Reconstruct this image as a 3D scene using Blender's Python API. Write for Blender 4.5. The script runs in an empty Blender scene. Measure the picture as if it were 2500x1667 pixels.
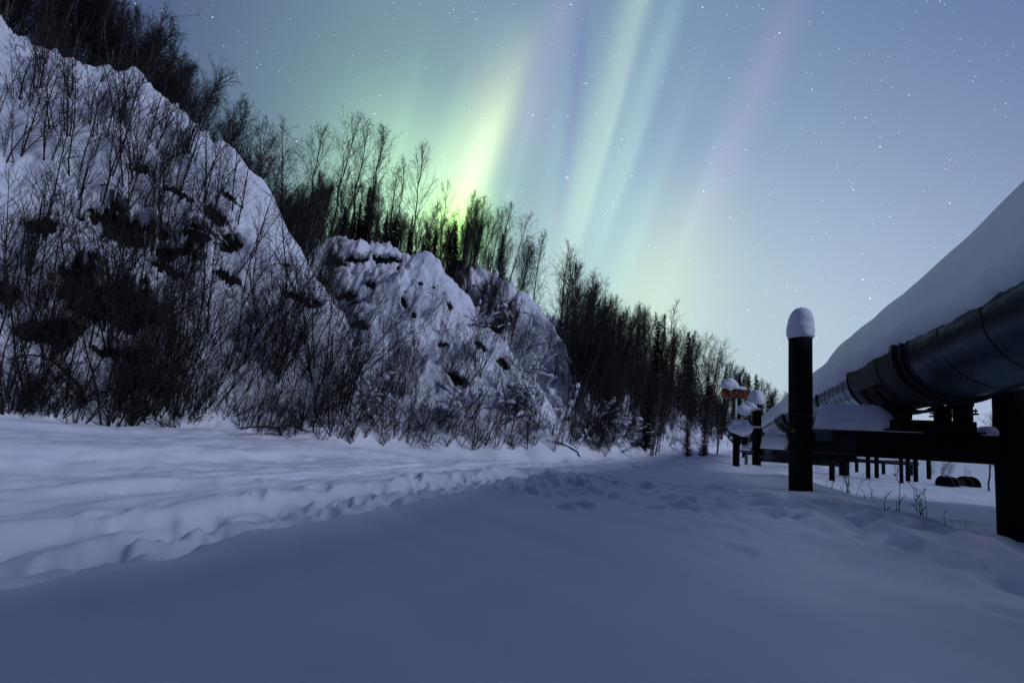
import bpy, math, random
import numpy as np
from mathutils import Vector, Matrix, noise as mnoise

R = math.radians
SC = bpy.context.scene
COL = SC.collection

# ------------------------------------------------------------------ camera frame
F = 1150.0                      # focal length in photo pixels (2500 wide)
PITCH, ROLL = R(5.0), R(3.0)
CX, CY = 1250.0, 947.0
CAM = np.array((0.0, 0.0, 1.15))
r0 = np.array((1.0, 0, 0)); f0 = np.array((0, math.cos(PITCH), math.sin(PITCH))); u0 = np.cross(r0, f0)
CR = r0*math.cos(ROLL) - u0*math.sin(ROLL)*(-1)
CU = u0*math.cos(ROLL) - r0*math.sin(ROLL)
CF = f0


def ray(px, py):
    return CF*F + CR*(px-CX) + CU*(CY-py)


def at(px, py, Y):
    """photo pixel + distance straight ahead -> world point"""
    d = ray(px, py)
    return CAM + d*(Y/d[1])


def pix(p):
    d = np.asarray(p, float) - CAM
    c = d @ CF
    return CX + F*(d @ CR)/c, CY - F*(d @ CU)/c


# ------------------------------------------------------------------ scene helpers
def link(o, parent=None):
    COL.objects.link(o)
    if parent is not None:
        o.parent = parent
    return o


def tag(o, label=None, cat=None, group=None, kind=None):
    if label: o['label'] = label
    if cat: o['category'] = cat
    if group: o['group'] = group
    if kind: o['kind'] = kind
    return o


def empty(name, loc=(0, 0, 0), rz=0.0):
    o = bpy.data.objects.new(name, None)
    o.location = loc; o.rotation_euler = (0, 0, rz); o.empty_display_size = 0.2
    return link(o)


class MB:
    """collects shapes into one mesh"""
    def __init__(s):
        s.v = []; s.f = []

    def add(s, vs, fs):
        b = len(s.v)
        s.v.extend([tuple(map(float, q)) for q in vs])
        s.f.extend([tuple(i+b for i in q) for q in fs])

    def tube(s, pts, rad, n=5, cap=True):
        b = len(s.v); m = len(pts)
        P = [Vector(p) for p in pts]
        ref = None
        for i in range(m):
            t = (P[min(i+1, m-1)] - P[max(i-1, 0)])
            if t.length < 1e-9: t = Vector((0, 0, 1))
            t.normalize()
            if ref is None:
                ref = t.orthogonal().normalized()
            ref = (ref - t*ref.dot(t))
            if ref.length < 1e-6: ref = t.orthogonal()
            ref.normalize()
            w = t.cross(ref)
            for k in range(n):
                a = 2*math.pi*k/n
                q = P[i] + (ref*math.cos(a) + w*math.sin(a))*rad[i]
                s.v.append((q.x, q.y, q.z))
        for i in range(m-1):
            for k in range(n):
                k2 = (k+1) % n
                s.f.append((b+i*n+k, b+i*n+k2, b+(i+1)*n+k2, b+(i+1)*n+k))
        if cap:
            s.f.append(tuple(b+k for k in reversed(range(n))))
            s.f.append(tuple(b+(m-1)*n+k for k in range(n)))

    def box(s, c, size, ax=None, bev=0.0):
        """box with optional axes (3 unit vectors); edges chamfered by bev"""
        c = np.array(c, float); h = np.array(size, float)/2
        A = np.eye(3) if ax is None else np.array(ax, float)
        if bev <= 0:
            vs = [c + A.T @ (h*np.array(k)) for k in ((-1,-1,-1),(1,-1,-1),(1,1,-1),(-1,1,-1),(-1,-1,1),(1,-1,1),(1,1,1),(-1,1,1))]
            s.add(vs, [(3,2,1,0),(4,5,6,7),(0,1,5,4),(1,2,6,5),(2,3,7,6),(3,0,4,7)])
            return
        rings = []
        for z, ins in ((-h[2], bev), (-h[2]+bev, 0), (h[2]-bev, 0), (h[2], bev)):
            x, y = h[0]-ins, h[1]-ins
            k = bev
            ring = [(-x+k,-y),(x-k,-y),(x,-y+k),(x,y-k),(x-k,y),(-x+k,y),(-x,y-k),(-x,-y+k)]
            rings.append([c + A.T @ np.array((p[0], p[1], z)) for p in ring])
        vs = [p for r in rings for p in r]; fs = []
        for i in range(3):
            for k in range(8):
                fs.append((i*8+k, i*8+(k+1) % 8, (i+1)*8+(k+1) % 8, (i+1)*8+k))
        fs.append(tuple(reversed(range(8)))); fs.append(tuple(24+k for k in range(8)))
        s.add(vs, fs)

    def lathe(s, c, prof, n=32):
        """prof: list of (radius, z) round a vertical axis"""
        b = len(s.v); m = len(prof)
        for r, z in prof:
            for k in range(n):
                a = 2*math.pi*k/n
                s.v.append((c[0]+r*math.cos(a), c[1]+r*math.sin(a), c[2]+z))
        for i in range(m-1):
            for k in range(n):
                k2 = (k+1) % n
                s.f.append((b+i*n+k, b+i*n+k2, b+(i+1)*n+k2, b+(i+1)*n+k))
        s.f.append(tuple(b+k for k in reversed(range(n))))
        s.f.append(tuple(b+(m-1)*n+k for k in range(n)))

    def blob(s, c, rad, amp=0.18, fr=1.4, seed=0.0, nu=14, nv=9, flat=0.0, ax=None):
        """a lumpy snow pillow; flat cuts its underside"""
        b = len(s.v)
        A = np.eye(3) if ax is None else np.array(ax, float)
        for i in range(nv+1):
            th = math.pi*i/nv
            for k in range(nu):
                ph = 2*math.pi*k/nu
                d = Vector((math.sin(th)*math.cos(ph), math.sin(th)*math.sin(ph), math.cos(th)))
                g = 1 + amp*mnoise.noise(d*fr + Vector((seed*7.3, seed*3.1, seed)))*1.6
                z = d.z*g
                if flat and z < -flat: z = -flat - (abs(z)-flat)*0.15
                q = np.array((d.x*g*rad[0], d.y*g*rad[1], z*rad[2]))
                q = np.array(c) + A.T @ q
                s.v.append(tuple(q))
        for i in range(nv):
            for k in range(nu):
                k2 = (k+1) % nu
                s.f.append((b+(i+1)*nu+k, b+(i+1)*nu+k2, b+i*nu+k2, b+i*nu+k))

    def mesh(s, name, mat, smooth=False):
        me = bpy.data.meshes.new(name)
        me.from_pydata(s.v, [], s.f)
        if smooth:
            me.polygons.foreach_set('use_smooth', [True]*len(me.polygons))
        me.materials.append(mat)
        me.update()
        return me

    def build(s, name, mat, parent=None, smooth=False):
        return link(bpy.data.objects.new(name, s.mesh(name, mat, smooth)), parent)


# ------------------------------------------------------------------ noise
_rng = np.random.RandomState(7)
_perm = _rng.permutation(512)
_perm = np.concatenate([_perm, _perm, _perm])
_ga = _rng.rand(512)*2*np.pi


def perlin(x, y):
    xi = np.floor(x).astype(int); yi = np.floor(y).astype(int)
    xf = x-xi; yf = y-yi
    u = xf**3*(xf*(xf*6-15)+10); v = yf**3*(yf*(yf*6-15)+10)

    def g(ix, iy, dx, dy):
        h = _ga[_perm[_perm[ix & 511] + (iy & 511)] & 511]
        return np.cos(h)*dx + np.sin(h)*dy
    a = g(xi, yi, xf, yf); b = g(xi+1, yi, xf-1, yf)
    c = g(xi, yi+1, xf, yf-1); d = g(xi+1, yi+1, xf-1, yf-1)
    return (a+(b-a)*u)*(1-v) + (c+(d-c)*u)*v


def fbm(x, y, o=4, s=0.5):
    t = 0; a = 1.0
    for i in range(o):
        t = t + a*perlin(x*2**i+17.3*i, y*2**i-9.1*i); a *= s
    return t


def sstep(a, b, x):
    t = np.clip((x-a)/(b-a), 0, 1)
    return t*t*(3-2*t)


def polydist(x, y, P):
    """signed distance to a polyline (left of its direction is positive), and arc length there"""
    P = np.array(P, float)
    best = np.full(x.shape, 1e9); sg = np.ones(x.shape); arc = np.zeros(x.shape)
    s0 = 0
    for a, b in zip(P[:-1], P[1:]):
        d = b-a; L = math.hypot(*d)
        t = np.clip(((x-a[0])*d[0]+(y-a[1])*d[1])/L**2, 0, 1)
        ex = x-a[0]-t*d[0]; ey = y-a[1]-t*d[1]
        q = np.hypot(ex, ey)
        c = d[0]*(y-a[1]) - d[1]*(x-a[0])
        m = q < best
        best = np.where(m, q, best); sg = np.where(m, np.sign(c), sg); arc = np.where(m, s0+t*L, arc)
        s0 += L
    return best*sg, arc


# ------------------------------------------------------------------ terrain
BASE = [(-70, -50), (-24, 1), (-13, 9.3), (-8, 13), (-2, 19), (4, 26), (12, 36.5), (29.5, 66), (76, 150), (200, 380)]
EDGE = [(-7, -6), (-4.2, 0), (-2.76, 2.54), (-1.73, 4.3), (-.75, 7.4), (1.0, 10.5), (4.5, 15), (12.6, 29), (34, 64), (84, 152), (214, 378)]
CREST = [(2.5, -6), (4.2, 1), (5.4, 5), (6.1, 7), (6.75, 9.5), (7.6, 12), (11.5, 20), (24, 40), (78, 130), (220, 370)]


_fr = np.random.RandomState(5)
DENTS = []
for _ in range(90):
    t = _fr.rand()
    a = np.array((-2.3, 2.6))*(1-t)*(1-t) + 2*t*(1-t)*np.array((-2.2, 6.0)) + t*t*np.array((.6, 10.6))
    if a[1] > 3.3: DENTS.append((a[0]-.9+_fr.randn()*.45, a[1]+abs(_fr.randn())*.3, .10+.07*_fr.rand(), .05+.06*_fr.rand()))
for _ in range(46):
    DENTS.append((.7+_fr.randn()*1.2, 9.6+_fr.randn()*1.4, .13+.1*_fr.rand(), .06+.07*_fr.rand()))
for _ in range(40):
    DENTS.append((4.4+_fr.randn()*1.0, 6.6+_fr.randn()*1.8, .13+.1*_fr.rand(), .04+.05*_fr.rand()))


def dents(x, y):
    out = np.zeros(x.shape)
    for a, b, r, h in DENTS:
        m = (np.abs(x-a) < 4*r) & (np.abs(y-b) < 5*r)
        if m.any():
            d = np.sqrt(((x[m]-a)/r)**2 + ((y[m]-b)/(r*1.5))**2)
            h2 = h*(.5 if a > 1.5 else .75)
            out[m] += -h2*sstep(1.15, .6, d) + .3*h2*np.exp(-((d-1.35)/.35)**2)
    return out


def ground(x, y):
    q, s = polydist(x, y, EDGE)
    c, _ = polydist(x, y, CREST)
    c = -c
    s = x*.33 + y*.944
    yy = np.maximum(y-8, 0)
    z = .10 - .8*(1-np.exp(-yy*.022))
    # bank rising to the foot of the hill on the near left
    z = z + .55*sstep(2.5, 10, q)*(1-.85*sstep(12, 24, y))
    # the drift's edge and the churned track left of it
    far = 1-.7*sstep(14, 40, y)
    wob = .22*perlin(s*.55, s*0+3.3) + .1*perlin(s*1.7, s*0+8.1)
    qq = q+wob
    z = z + far*(.09*np.exp(-((qq+.35)/.45)**2) - .19*sstep(.0, .8, qq))
    z = z + far*(.20*sstep(1.5, 2.0, qq+.25*perlin(s*.35, s*0+1.7)) )
    z = z + far*.06*np.abs(perlin(s*.9, q*1.3))*sstep(1.2, 2, qq)*sstep(3, 2.2, qq)
    z = z + far*.10*sstep(3.0, 3.5, qq+.3*perlin(s*.3, s*0+5.7)) - far*.20*sstep(4.0, 4.5, qq+.35*perlin(s*.25, s*0+9.7)) + far*.28*sstep(5.8, 6.8, qq+.5*perlin(s*.22, s*0+12.7))
    z = z - far*.09*sstep(2.45, 2.8, qq+.3*perlin(s*.4, s*0+31.7)) + far*.10*sstep(7.6, 8.4, qq+.5*perlin(s*.25, s*0+41.7)) - far*.12*sstep(8.8, 9.3, qq+.5*perlin(s*.2, s*0+51.7))
    z = z + far*sstep(.2, 1, qq)*(.02*fbm(s*1.3, q*2.6, 3) + .09*np.abs(fbm(s*.7+7, q*1.2, 3)))
    for k in (3.28, 3.42, 3.75, 3.88):                                   # narrow runner lines
        z = z - far*.05*np.exp(-((q-k-.25*perlin(s*.1, s*0+21))/.055)**2)
    tr = np.exp(-((qq-1.0)/.75)**2)
    z = z + far*tr*(.26*np.abs(fbm(s*.8, q*1.1, 3)) + .05*fbm(s*1.5, q*1.9+5, 2) - .05)
    # churned patch on the track ahead
    m = np.exp(-((x-.7)/1.5)**2 - ((y-9.6)/1.8)**2)
    z = z + m*.36*np.abs(fbm(x*1.5, y*1.2, 4))
    # old wind ripples and slow waves
    lf = sstep(1.5, 3, q)
    z = z + (.11*fbm(s*.16, q*.75+3, 3) + .035*fbm(s*.7, q*2.0, 4))*(.25+lf*.9)
    z = z + .05*perlin(x*.33+.7, y*.33) + .04*fbm(x*.8+.4*y, y*.55+3, 2)*(1-.6*lf) + .006*fbm(x*2.6+y, y*1.3, 2)
    rr = np.exp(-((x-4.6)/1.7)**2 - ((y-7.0)/2.6)**2) + .8*np.exp(-((x-3.0)/2.0)**2 - ((y-10.3)/1.5)**2) + .7*np.exp(-((x-5.2)/1.0)**2 - ((y-4.2)/1.8)**2)
    z = z + rr*(.30*np.abs(fbm(x*.75+.9*y*.2, y*.8-x*.35, 3)) + .07*fbm(x*2.0, y*2.0, 3))
    z = z + .16*np.exp(-((x-5.4)/2.6)**2 - ((y-13.6)/2.6)**2)
    z = z + dents(x, y)
    # the dip under the pipe
    dip = sstep(-.2, 2.4, c + .35*perlin(y*.4, x*.2))
    z = z + .05*np.exp(-((c+.3)/.6)**2) - dip*(.52 - .35*sstep(12, 30, y)) + dip*.05*fbm(x*.7, y*.7, 3)
    return z


# control points of the hill: photo pixel and distance
HP = []
def H(px, py, Y): HP.append(at(px, py, Y))
def HZ(px, Y, z): HP.append(np.array(((px-CX)/F*Y, Y, z)))
SPINE_A = [(482, 337, 20.8), (505, 362, 20.3), (528, 402, 19.9), (597, 474, 19.0), (650, 500, 18.6), (689, 546, 18.1), (708, 580, 17.8), (723, 645, 17.4), (780, 703, 16.8), (797, 749, 16.6), (808, 840, 16.4)]
SPINE_B = [(1036, 613, 25.2), (1054, 622, 25.0), (1082, 664, 24.6), (1117, 713, 24.1), (1155, 767, 23.6), (1193, 813, 23.1), (1235, 850, 22.7), (1255, 920, 22.4)]
SPINE_BL = [(1036, 617, 25.2), (1006, 630, 25.5), (983, 626, 25.8), (956, 606, 26.2), (918, 602, 26.5), (883, 606, 26.7), (845, 596, 27), (791, 592, 27.3)]
SPINE_C = [(1117, 668, 31), (1162, 686, 30.6), (1220, 695, 30.2), (1241, 724, 29.8), (1278, 753, 29.3), (1324, 803, 28.8), (1357, 840, 28.4), (1374, 861, 28.2)]
for q in SPINE_A + SPINE_B + SPINE_BL + SPINE_C: H(*q)
for q in ((-350, -60, 18.5), (-120, 20, 20.0), (0, 95, 20.8), (164, 199, 21.3), (321, 264, 21.3), (405, 302, 21.2), (822, 950, 16.2),
          (960, 760, 22.8), (900, 800, 21.2), (1050, 850, 21.6), (1020, 720, 23.8), (1130, 880, 21.6),
          # long wooded slope
          (1450, 885, 44), (1500, 900, 49), (1594, 935, 62), (1700, 975, 95), (1790, 1015, 140), (1850, 1042, 200),
          (1400, 960, 31), (1480, 1010, 38), (1560, 1035, 48)):
    H(*q)
for q in (# gully behind the near bluff
          (505, 25, 11.6), (548, 24, 9.8), (610, 23.5, 8.3), (668, 22.6, 6.6), (715, 21.6, 4.9), (735, 20.8, 3.9), (792, 20.0, 2.8), (815, 19.6, 2.2), (828, 18.6, 1.5), (640, 30, 11.0), (560, 31, 13), (720, 28, 9.0), (760, 24, 6.0),
          (300, 29, 17.0), (60, 30, 19.0), (480, 30, 14.5),
          # ground behind the second bluff
          (850, 32, 11.2), (960, 31.5, 10.6), (1040, 30, 9.2), (900, 42, 12.0),
          # gully between second and third bluffs
          (1085, 28.2, 6.6), (1130, 27.4, 4.8), (1172, 26.8, 3.6), (1212, 26.0, 2.5), (1262, 25.6, 2.2), (1290, 24.2, 1.2),
          # behind the third bluff
          (1180, 36, 9.8), (1245, 34.5, 8.0), (1300, 33.5, 6.2), (1348, 32.6, 4.6), (1400, 32, 3.0), (1300, 42, 8.0)):
    HZ(*q)
for x, y, z in ((-60, 45, 24), (-90, 0, 24), (-45, 0, 13), (-75, -30, 13), (-30, 60, 18), (0, 75, 12.5), (30, 120, 10), (90, 230, 8), (20, 200, 10), (-80, 120, 22), (120, 370, 6), (-30, 300, 14)):
    HP.append(np.array((x, y, z)))
for a, b in zip(BASE[:-1], BASE[1:]):
    a = np.array(a, float); b = np.array(b, float); d = b-a; L = math.hypot(*d); n = np.array((-d[1], d[0]))/L
    k = max(2, min(5, int(L/2.5)))
    for i in range(k):
        p = a+d*(i+.5)/k
        g = float(ground(np.array([p[0]]), np.array([p[1]]))[0])
        HP.append(np.array((p[0], p[1], g+.15)))
        w = 2.5 if L < 30 else 6.0
        o = p-n*w
        HP.append(np.array((o[0], o[1], g-1.6*w/2.5)))
HP = np.array(HP)


def _phi(r2):
    return r2*np.log(r2+1e-9)


def _tps_fit(P, lam=0.004):
    n = len(P)
    d2 = (P[:, None, 0]-P[None, :, 0])**2 + (P[:, None, 1]-P[None, :, 1])**2
    A = np.zeros((n+3, n+3)); A[:n, :n] = _phi(d2) + lam*np.eye(n)
    A[:n, n] = 1; A[:n, n+1:] = P[:, :2]; A[n, :n] = 1; A[n+1:, :n] = P[:, :2].T
    return np.linalg.solve(A, np.concatenate([P[:, 2], np.zeros(3)]))


_W = _tps_fit(HP)


def hill_raw(x, y):
    out = np.zeros(x.shape)
    n = len(HP)
    for i in range(n):
        out += _W[i]*_phi((x-HP[i, 0])**2 + (y-HP[i, 1])**2)
    return np.clip(out + _W[n] + _W[n+1]*x + _W[n+2]*y, -30, 26)


def spine(x, y, P, slope):
    """height of a ridge that falls away at an even slope on both sides of a line"""
    P = np.array([at(*q) for q in P])
    out = np.full(x.shape, -99.0)
    for a, b in zip(P[:-1], P[1:]):
        d = b-a; l2 = d[0]**2+d[1]**2
        t = np.clip(((x-a[0])*d[0]+(y-a[1])*d[1])/l2, 0, 1)
        out = np.maximum(out, a[2]+t*d[2] - slope*np.hypot(x-a[0]-t*d[0], y-a[1]-t*d[1]))
    return out


def smax(a, b, k=0.35):
    h = np.clip(.5+.5*(b-a)/k, 0, 1)
    return a*(1-h)+b*h + k*h*(1-h)


# places where the snow lies smooth: crests seen in the photo
SMOOTH = [at(600, 470, 19), at(560, 430, 19.5), at(690, 560, 18), at(650, 540, 18), at(760, 690, 16.9), at(1045, 650, 24.9), at(1090, 700, 24.2), at(1140, 770, 23.5), at(1200, 825, 23), at(60, 500, 16), at(10, 560, 15), at(40, 420, 17)]


def terrain(x, y):
    shp = x.shape
    x = x.ravel(); y = y.ravel()
    z = ground(x, y)
    d, _ = polydist(x, y, BASE)
    m = d > -6
    if m.any():
        xm, ym = x[m], y[m]
        h = hill_raw(xm, ym)
        wx = xm + .35*perlin(xm*.6, ym*.6); wy = ym + .35*perlin(xm*.6+9, ym*.6)
        for P_, sl, kk in ((SPINE_A, 1.55, .4), (SPINE_B, 1.25, .3), (SPINE_BL, 2.2, .3), (SPINE_C, 1.5, .3)):
            h = smax(h, spine(wx, wy, P_, sl)+(.12 if P_ is SPINE_B else .05), kk)
        sm = np.zeros(xm.shape)
        for p in SMOOTH:
            sm = np.maximum(sm, np.exp(-((xm-p[0])**2+(ym-p[1])**2)/2.2))
        dm = d[m]
        amp = sstep(0, 2.5, dm)*(1-.8*sm)
        b1 = np.abs(fbm(xm*.55, ym*.55, 3, .45)); b2 = np.abs(fbm(xm*1.5+4, ym*1.5, 3, .5))
        msk = .5+.9*np.clip(perlin(xm*.35, ym*.35+7), -.3, .6)
        h = h + amp*(1.45*(b1-.22) + .85*msk*(b2-.2)) + .2*amp*fbm(xm*.2, ym*.2, 2) + .55*amp*((1-np.abs(perlin(xm*.7+3, ym*.7)))**3-.45) + .22*amp*((1-np.abs(perlin(xm*1.7+31, ym*1.7)))**3-.45)
        # pillows of snow heaped along the foot of the slope
        foot = np.exp(-((dm-.9)/1.1)**2)
        h = h + foot*(.95*np.abs(fbm(xm*.8+2, ym*.8, 3, .5)) - .08)
        z[m] = smax(z[m], h)
    return z.reshape(shp)


def tz(x, y):
    return float(terrain(np.array([float(x)]), np.array([float(y)]))[0])


# polar grid round the tripod
azL = np.radians(np.arange(-58, 56.01, .125))
az = np.concatenate([np.radians(np.arange(-180, -58, 2.5)), azL, np.radians(np.arange(58, 180.1, 2.5))])
rr = np.concatenate([[.02, .25, .45], np.geomspace(.6, 9, 210)[:-1], np.linspace(9, 33, 380)[:-1], np.geomspace(33, 420, 120)])
A_, R_ = np.meshgrid(az, rr, indexing='ij')
GX = R_*np.sin(A_); GY = R_*np.cos(A_)
GZ = terrain(GX, GY)
GZ0 = GZ.copy(); GX0 = GX.copy(); GY0 = GY.copy()


def hit(px, py):
    """where a ray through a photo pixel meets the ground"""
    d = ray(px, py)
    a = math.atan2(d[0], d[1]); t = d[2]/math.hypot(d[0], d[1])
    i = int(np.argmin(np.abs(az-a)))
    el = (GZ0[i]-CAM[2])/rr
    ok = (el >= t) & (rr > 1.0)
    if not ok.any(): return hit(px, py+12)
    j = np.argmax(ok)
    return np.array((GX0[i, j], GY0[i, j], GZ0[i, j]))


# bare earth under broken snow lips: (px, py, half width, half height, tilt deg)
SOIL = [(350, 425, 20, 14, 10), (96, 545, 22, 26, 40), (330, 575, 104, 42, 33), (255, 735, 92, 52, 28), (472, 580, 22, 34, 0), (553, 597, 24, 20, 10), (530, 530, 28, 15, 35), (737, 730, 46, 13, 14),
        (8, 712, 22, 28, 10), (125, 820, 62, 26, 15), (868, 633, 20, 12, 10), (940, 630, 24, 11, 12), (987, 741, 6, 13, -20), (1027, 694, 6, 5, 0), (1097, 748, 6, 8, 0), (1059, 702, 5, 4, 0),
        (1011, 770, 5, 8, 0), (1172, 850, 24, 8, 42), (1222, 884, 26, 8, 38), (965, 640, 12, 6, 20), (975, 655, 8, 5, 0), (850, 720, 26, 12, 0), (870, 740, 14, 8, 0), (1080, 842, 12, 7, 0),
        (165, 800, 30, 16, 20), (255, 455, 9, 7, 0), (700, 650, 8, 6, 0), (1190, 790, 12, 20, 30), (1215, 800, 14, 24, 35),
        (430, 470, 34, 8, 30), (560, 480, 22, 7, 38), (400, 660, 40, 12, 25), (560, 690, 30, 12, 30), (300, 880, 46, 15, 12), (900, 690, 16, 8, 25), (880, 800, 30, 10, 20), (1120, 930, 26, 11, 30), (820, 640, 16, 12, 10), (1260, 960, 26, 12, 30), (1400, 1010, 22, 11, 30)]
SOILV = np.zeros(GX.shape, np.float32)
PUSH = np.zeros(GX.shape)
for (px, py, rw, rh, tilt) in SOIL:
    p = hit(px, py)
    dist = p[1]
    ca, sa = math.cos(R(tilt)), math.sin(R(tilt))
    dx = GX-p[0]; dy = GY-p[1]; dz = GZ0-p[2]
    near = (np.abs(dx)+np.abs(dy) < 9)
    if not near.any(): continue
    ii = np.where(near)
    X = dx[ii]; Y_ = dy[ii]; Z = dz[ii]
    v = np.array((p[0], p[1])); v = v/np.linalg.norm(v)
    side = X*v[1]-Y_*v[0]
    depth = X*v[0]+Y_*v[1]
    s_ = dist/F
    a = (side*ca - Z*sa)/(rw*s_*1.15); b = (side*sa + Z*ca)/(rh*s_*1.15)
    nz = fbm(side*1.1+px, Z*1.1+py, 6, .68)
    e = a*a+b*b + nz*1.9 + .5*np.maximum(b, 0)*fbm(side*4, Z*.8+px, 2)*2
    ok = (np.abs(depth) < 3.0)
    msk = sstep(1.05, .8, e)*ok
    SOILV[ii] = np.maximum(SOILV[ii], msk)
    lip = np.exp(-((b-1.25)/.35)**2)*sstep(1.25, .7, np.abs(a))*ok
    sc = min(1.0, rh*s_*1.6)
    PUSH[ii] += sstep(1.4, .5, e)*ok*.9*sc - lip*.6*sc*(1+1.2*fbm(side*1.3+py, Z*.3, 3))
k = 1+PUSH/np.maximum(R_, 1)
GX = GX*k; GY = GY*k


# ------------------------------------------------------------------ materials
def mat(name, col, rough=.8, metal=0.0, spec=.3):
    m = bpy.data.materials.new(name); m.use_nodes = True
    b = m.node_tree.nodes['Principled BSDF']
    b.inputs['Base Color'].default_value = (*col, 1)
    b.inputs['Roughness'].default_value = rough
    b.inputs['Metallic'].default_value = metal
    b.inputs['Specular IOR Level'].default_value = spec
    return m


def nodes(m):
    nt = m.node_tree
    return nt, nt.nodes['Principled BSDF'], lambda t: nt.nodes.new(t), nt.links.new


def mottled(name, c1, c2, scale, rough=.8, metal=0.0, spec=.3, bump=0.0, bscale=None, rvar=0.0, stretch=(1, 1, 1)):
    m = mat(name, c1, rough, metal, spec)
    nt, b, N, L = nodes(m)
    tc = N('ShaderNodeTexCoord'); mp = N('ShaderNodeMapping'); mp.inputs['Scale'].default_value = stretch
    L(tc.outputs['Object'], mp.inputs['Vector'])
    n = N('ShaderNodeTexNoise'); n.inputs['Scale'].default_value = scale; n.inputs['Detail'].default_value = 5
    L(mp.outputs[0], n.inputs['Vector'])
    r = N('ShaderNodeValToRGB'); r.color_ramp.elements[0].position = .35; r.color_ramp.elements[1].position = .68
    r.color_ramp.elements[0].color = (*c1, 1); r.color_ramp.elements[1].color = (*c2, 1)
    L(n.outputs['Fac'], r.inputs['Fac']); L(r.outputs['Color'], b.inputs['Base Color'])
    if rvar:
        mr = N('ShaderNodeMapRange'); mr.inputs['To Min'].default_value = rough-rvar; mr.inputs['To Max'].default_value = rough+rvar
        L(n.outputs['Fac'], mr.inputs['Value']); L(mr.outputs[0], b.inputs['Roughness'])
    if bump:
        n2 = N('ShaderNodeTexNoise'); n2.inputs['Scale'].default_value = bscale or scale*4; n2.inputs['Detail'].default_value = 6
        L(mp.outputs[0], n2.inputs['Vector'])
        bp = N('ShaderNodeBump'); bp.inputs['Strength'].default_value = .6; bp.inputs['Distance'].default_value = bump
        L(n2.outputs['Fac'], bp.inputs['Height']); L(bp.outputs[0], b.inputs['Normal'])
    return m


def snow_mat(name, soil=False, bd=.02):
    m = mat(name, (.80, .82, .86), .65, 0, .25)
    nt, b, N, L = nodes(m)
    tc = N('ShaderNodeTexCoord')
    n = N('ShaderNodeTexNoise'); n.inputs['Scale'].default_value = 5; n.inputs['Detail'].default_value = 8; n.inputs['Roughness'].default_value = .62
    L(tc.outputs['Object'], n.inputs['Vector'])
    n2 = N('ShaderNodeTexNoise'); n2.inputs['Scale'].default_value = 90; n2.inputs['Detail'].default_value = 2
    L(tc.outputs['Object'], n2.inputs['Vector'])
    ad = N('ShaderNodeMath'); ad.operation = 'MULTIPLY_ADD'; ad.inputs[1].default_value = .07
    L(n2.outputs['Fac'], ad.inputs[0]); L(n.outputs['Fac'], ad.inputs[2])
    bp = N('ShaderNodeBump'); bp.inputs['Strength'].default_value = .5; bp.inputs['Distance'].default_value = bd
    L(ad.outputs[0], bp.inputs['Height']); L(bp.outputs[0], b.inputs['Normal'])
    if soil:
        at_ = N('ShaderNodeAttribute'); at_.attribute_name = 'soil'
        ns = N('ShaderNodeTexNoise'); ns.inputs['Scale'].default_value = 5.5; ns.inputs['Detail'].default_value = 8; ns.inputs['Roughness'].default_value = .7
        L(tc.outputs['Object'], ns.inputs['Vector'])
        su = N('ShaderNodeMath'); su.operation = 'MULTIPLY_ADD'; su.inputs[1].default_value = 1.3; su.inputs[2].default_value = -.68
        L(ns.outputs['Fac'], su.inputs[0])
        a2 = N('ShaderNodeMath'); a2.operation = 'ADD'; L(at_.outputs['Fac'], a2.inputs[0]); L(su.outputs[0], a2.inputs[1])
        rp = N('ShaderNodeValToRGB'); rp.color_ramp.elements[0].position = .42; rp.color_ramp.elements[1].position = .58
        L(a2.outputs[0], rp.inputs['Fac'])
        mx = N('ShaderNodeMix'); mx.data_type = 'RGBA'
        mx.inputs['A'].default_value = (.80, .82, .86, 1); mx.inputs['B'].default_value = (.016, .013, .011, 1)
        L(rp.outputs['Color'], mx.inputs['Factor']); L(mx.outputs['Result'], b.inputs['Base Color'])
    return m


M_SNOW = snow_mat('snow_ground', False, .012)
M_HILL = snow_mat('snow_hill', True, .05)
M_CAP = snow_mat('snow_pillow', False, .025)
M_BARK = mottled('birch_bark', (.055, .048, .042), (.16, .145, .13), 6, .85, stretch=(1, 1, .3))
M_TWIG = mat('twig', (.022, .018, .016), .8, 0, .2)
M_ALDER = mottled('alder_bark', (.012, .010, .009), (.035, .029, .025), 5, .8, spec=.2)
M_NEEDLE = mottled('spruce_needles', (.010, .016, .011), (.028, .04, .024), 3, .7, spec=.2)
M_STEEL = mottled('dark_steel', (.004, .004, .0045), (.009, .009, .010), 4, .75, .0, .12, bump=.004)
M_BEAM = mottled('weathered_beam', (.010, .012, .013), (.028, .033, .036), 3, .6, .2, .2, bump=.004)
M_BRKT = mottled('galvanized_steel', (.05, .065, .07), (.11, .135, .145), 5, .55, .5, .4, bump=.003)
M_SLEEVE = mottled('dark_sleeve', (.008, .0095, .012), (.016, .018, .023), 2, .55, .1, .25, bump=.004)
M_YELLOW = mat('yellow_paint', (.55, .42, .03), .6)
M_WHITEP = mottled('white_paint', (.5, .53, .52), (.7, .72, .7), 6, .5)
M_ORANGE = mottled('orange_paint', (.19, .03, .005), (.25, .042, .008), 7, .7)
M_BLACKP = mat('black_paint', (.008, .008, .008), .5)

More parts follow.
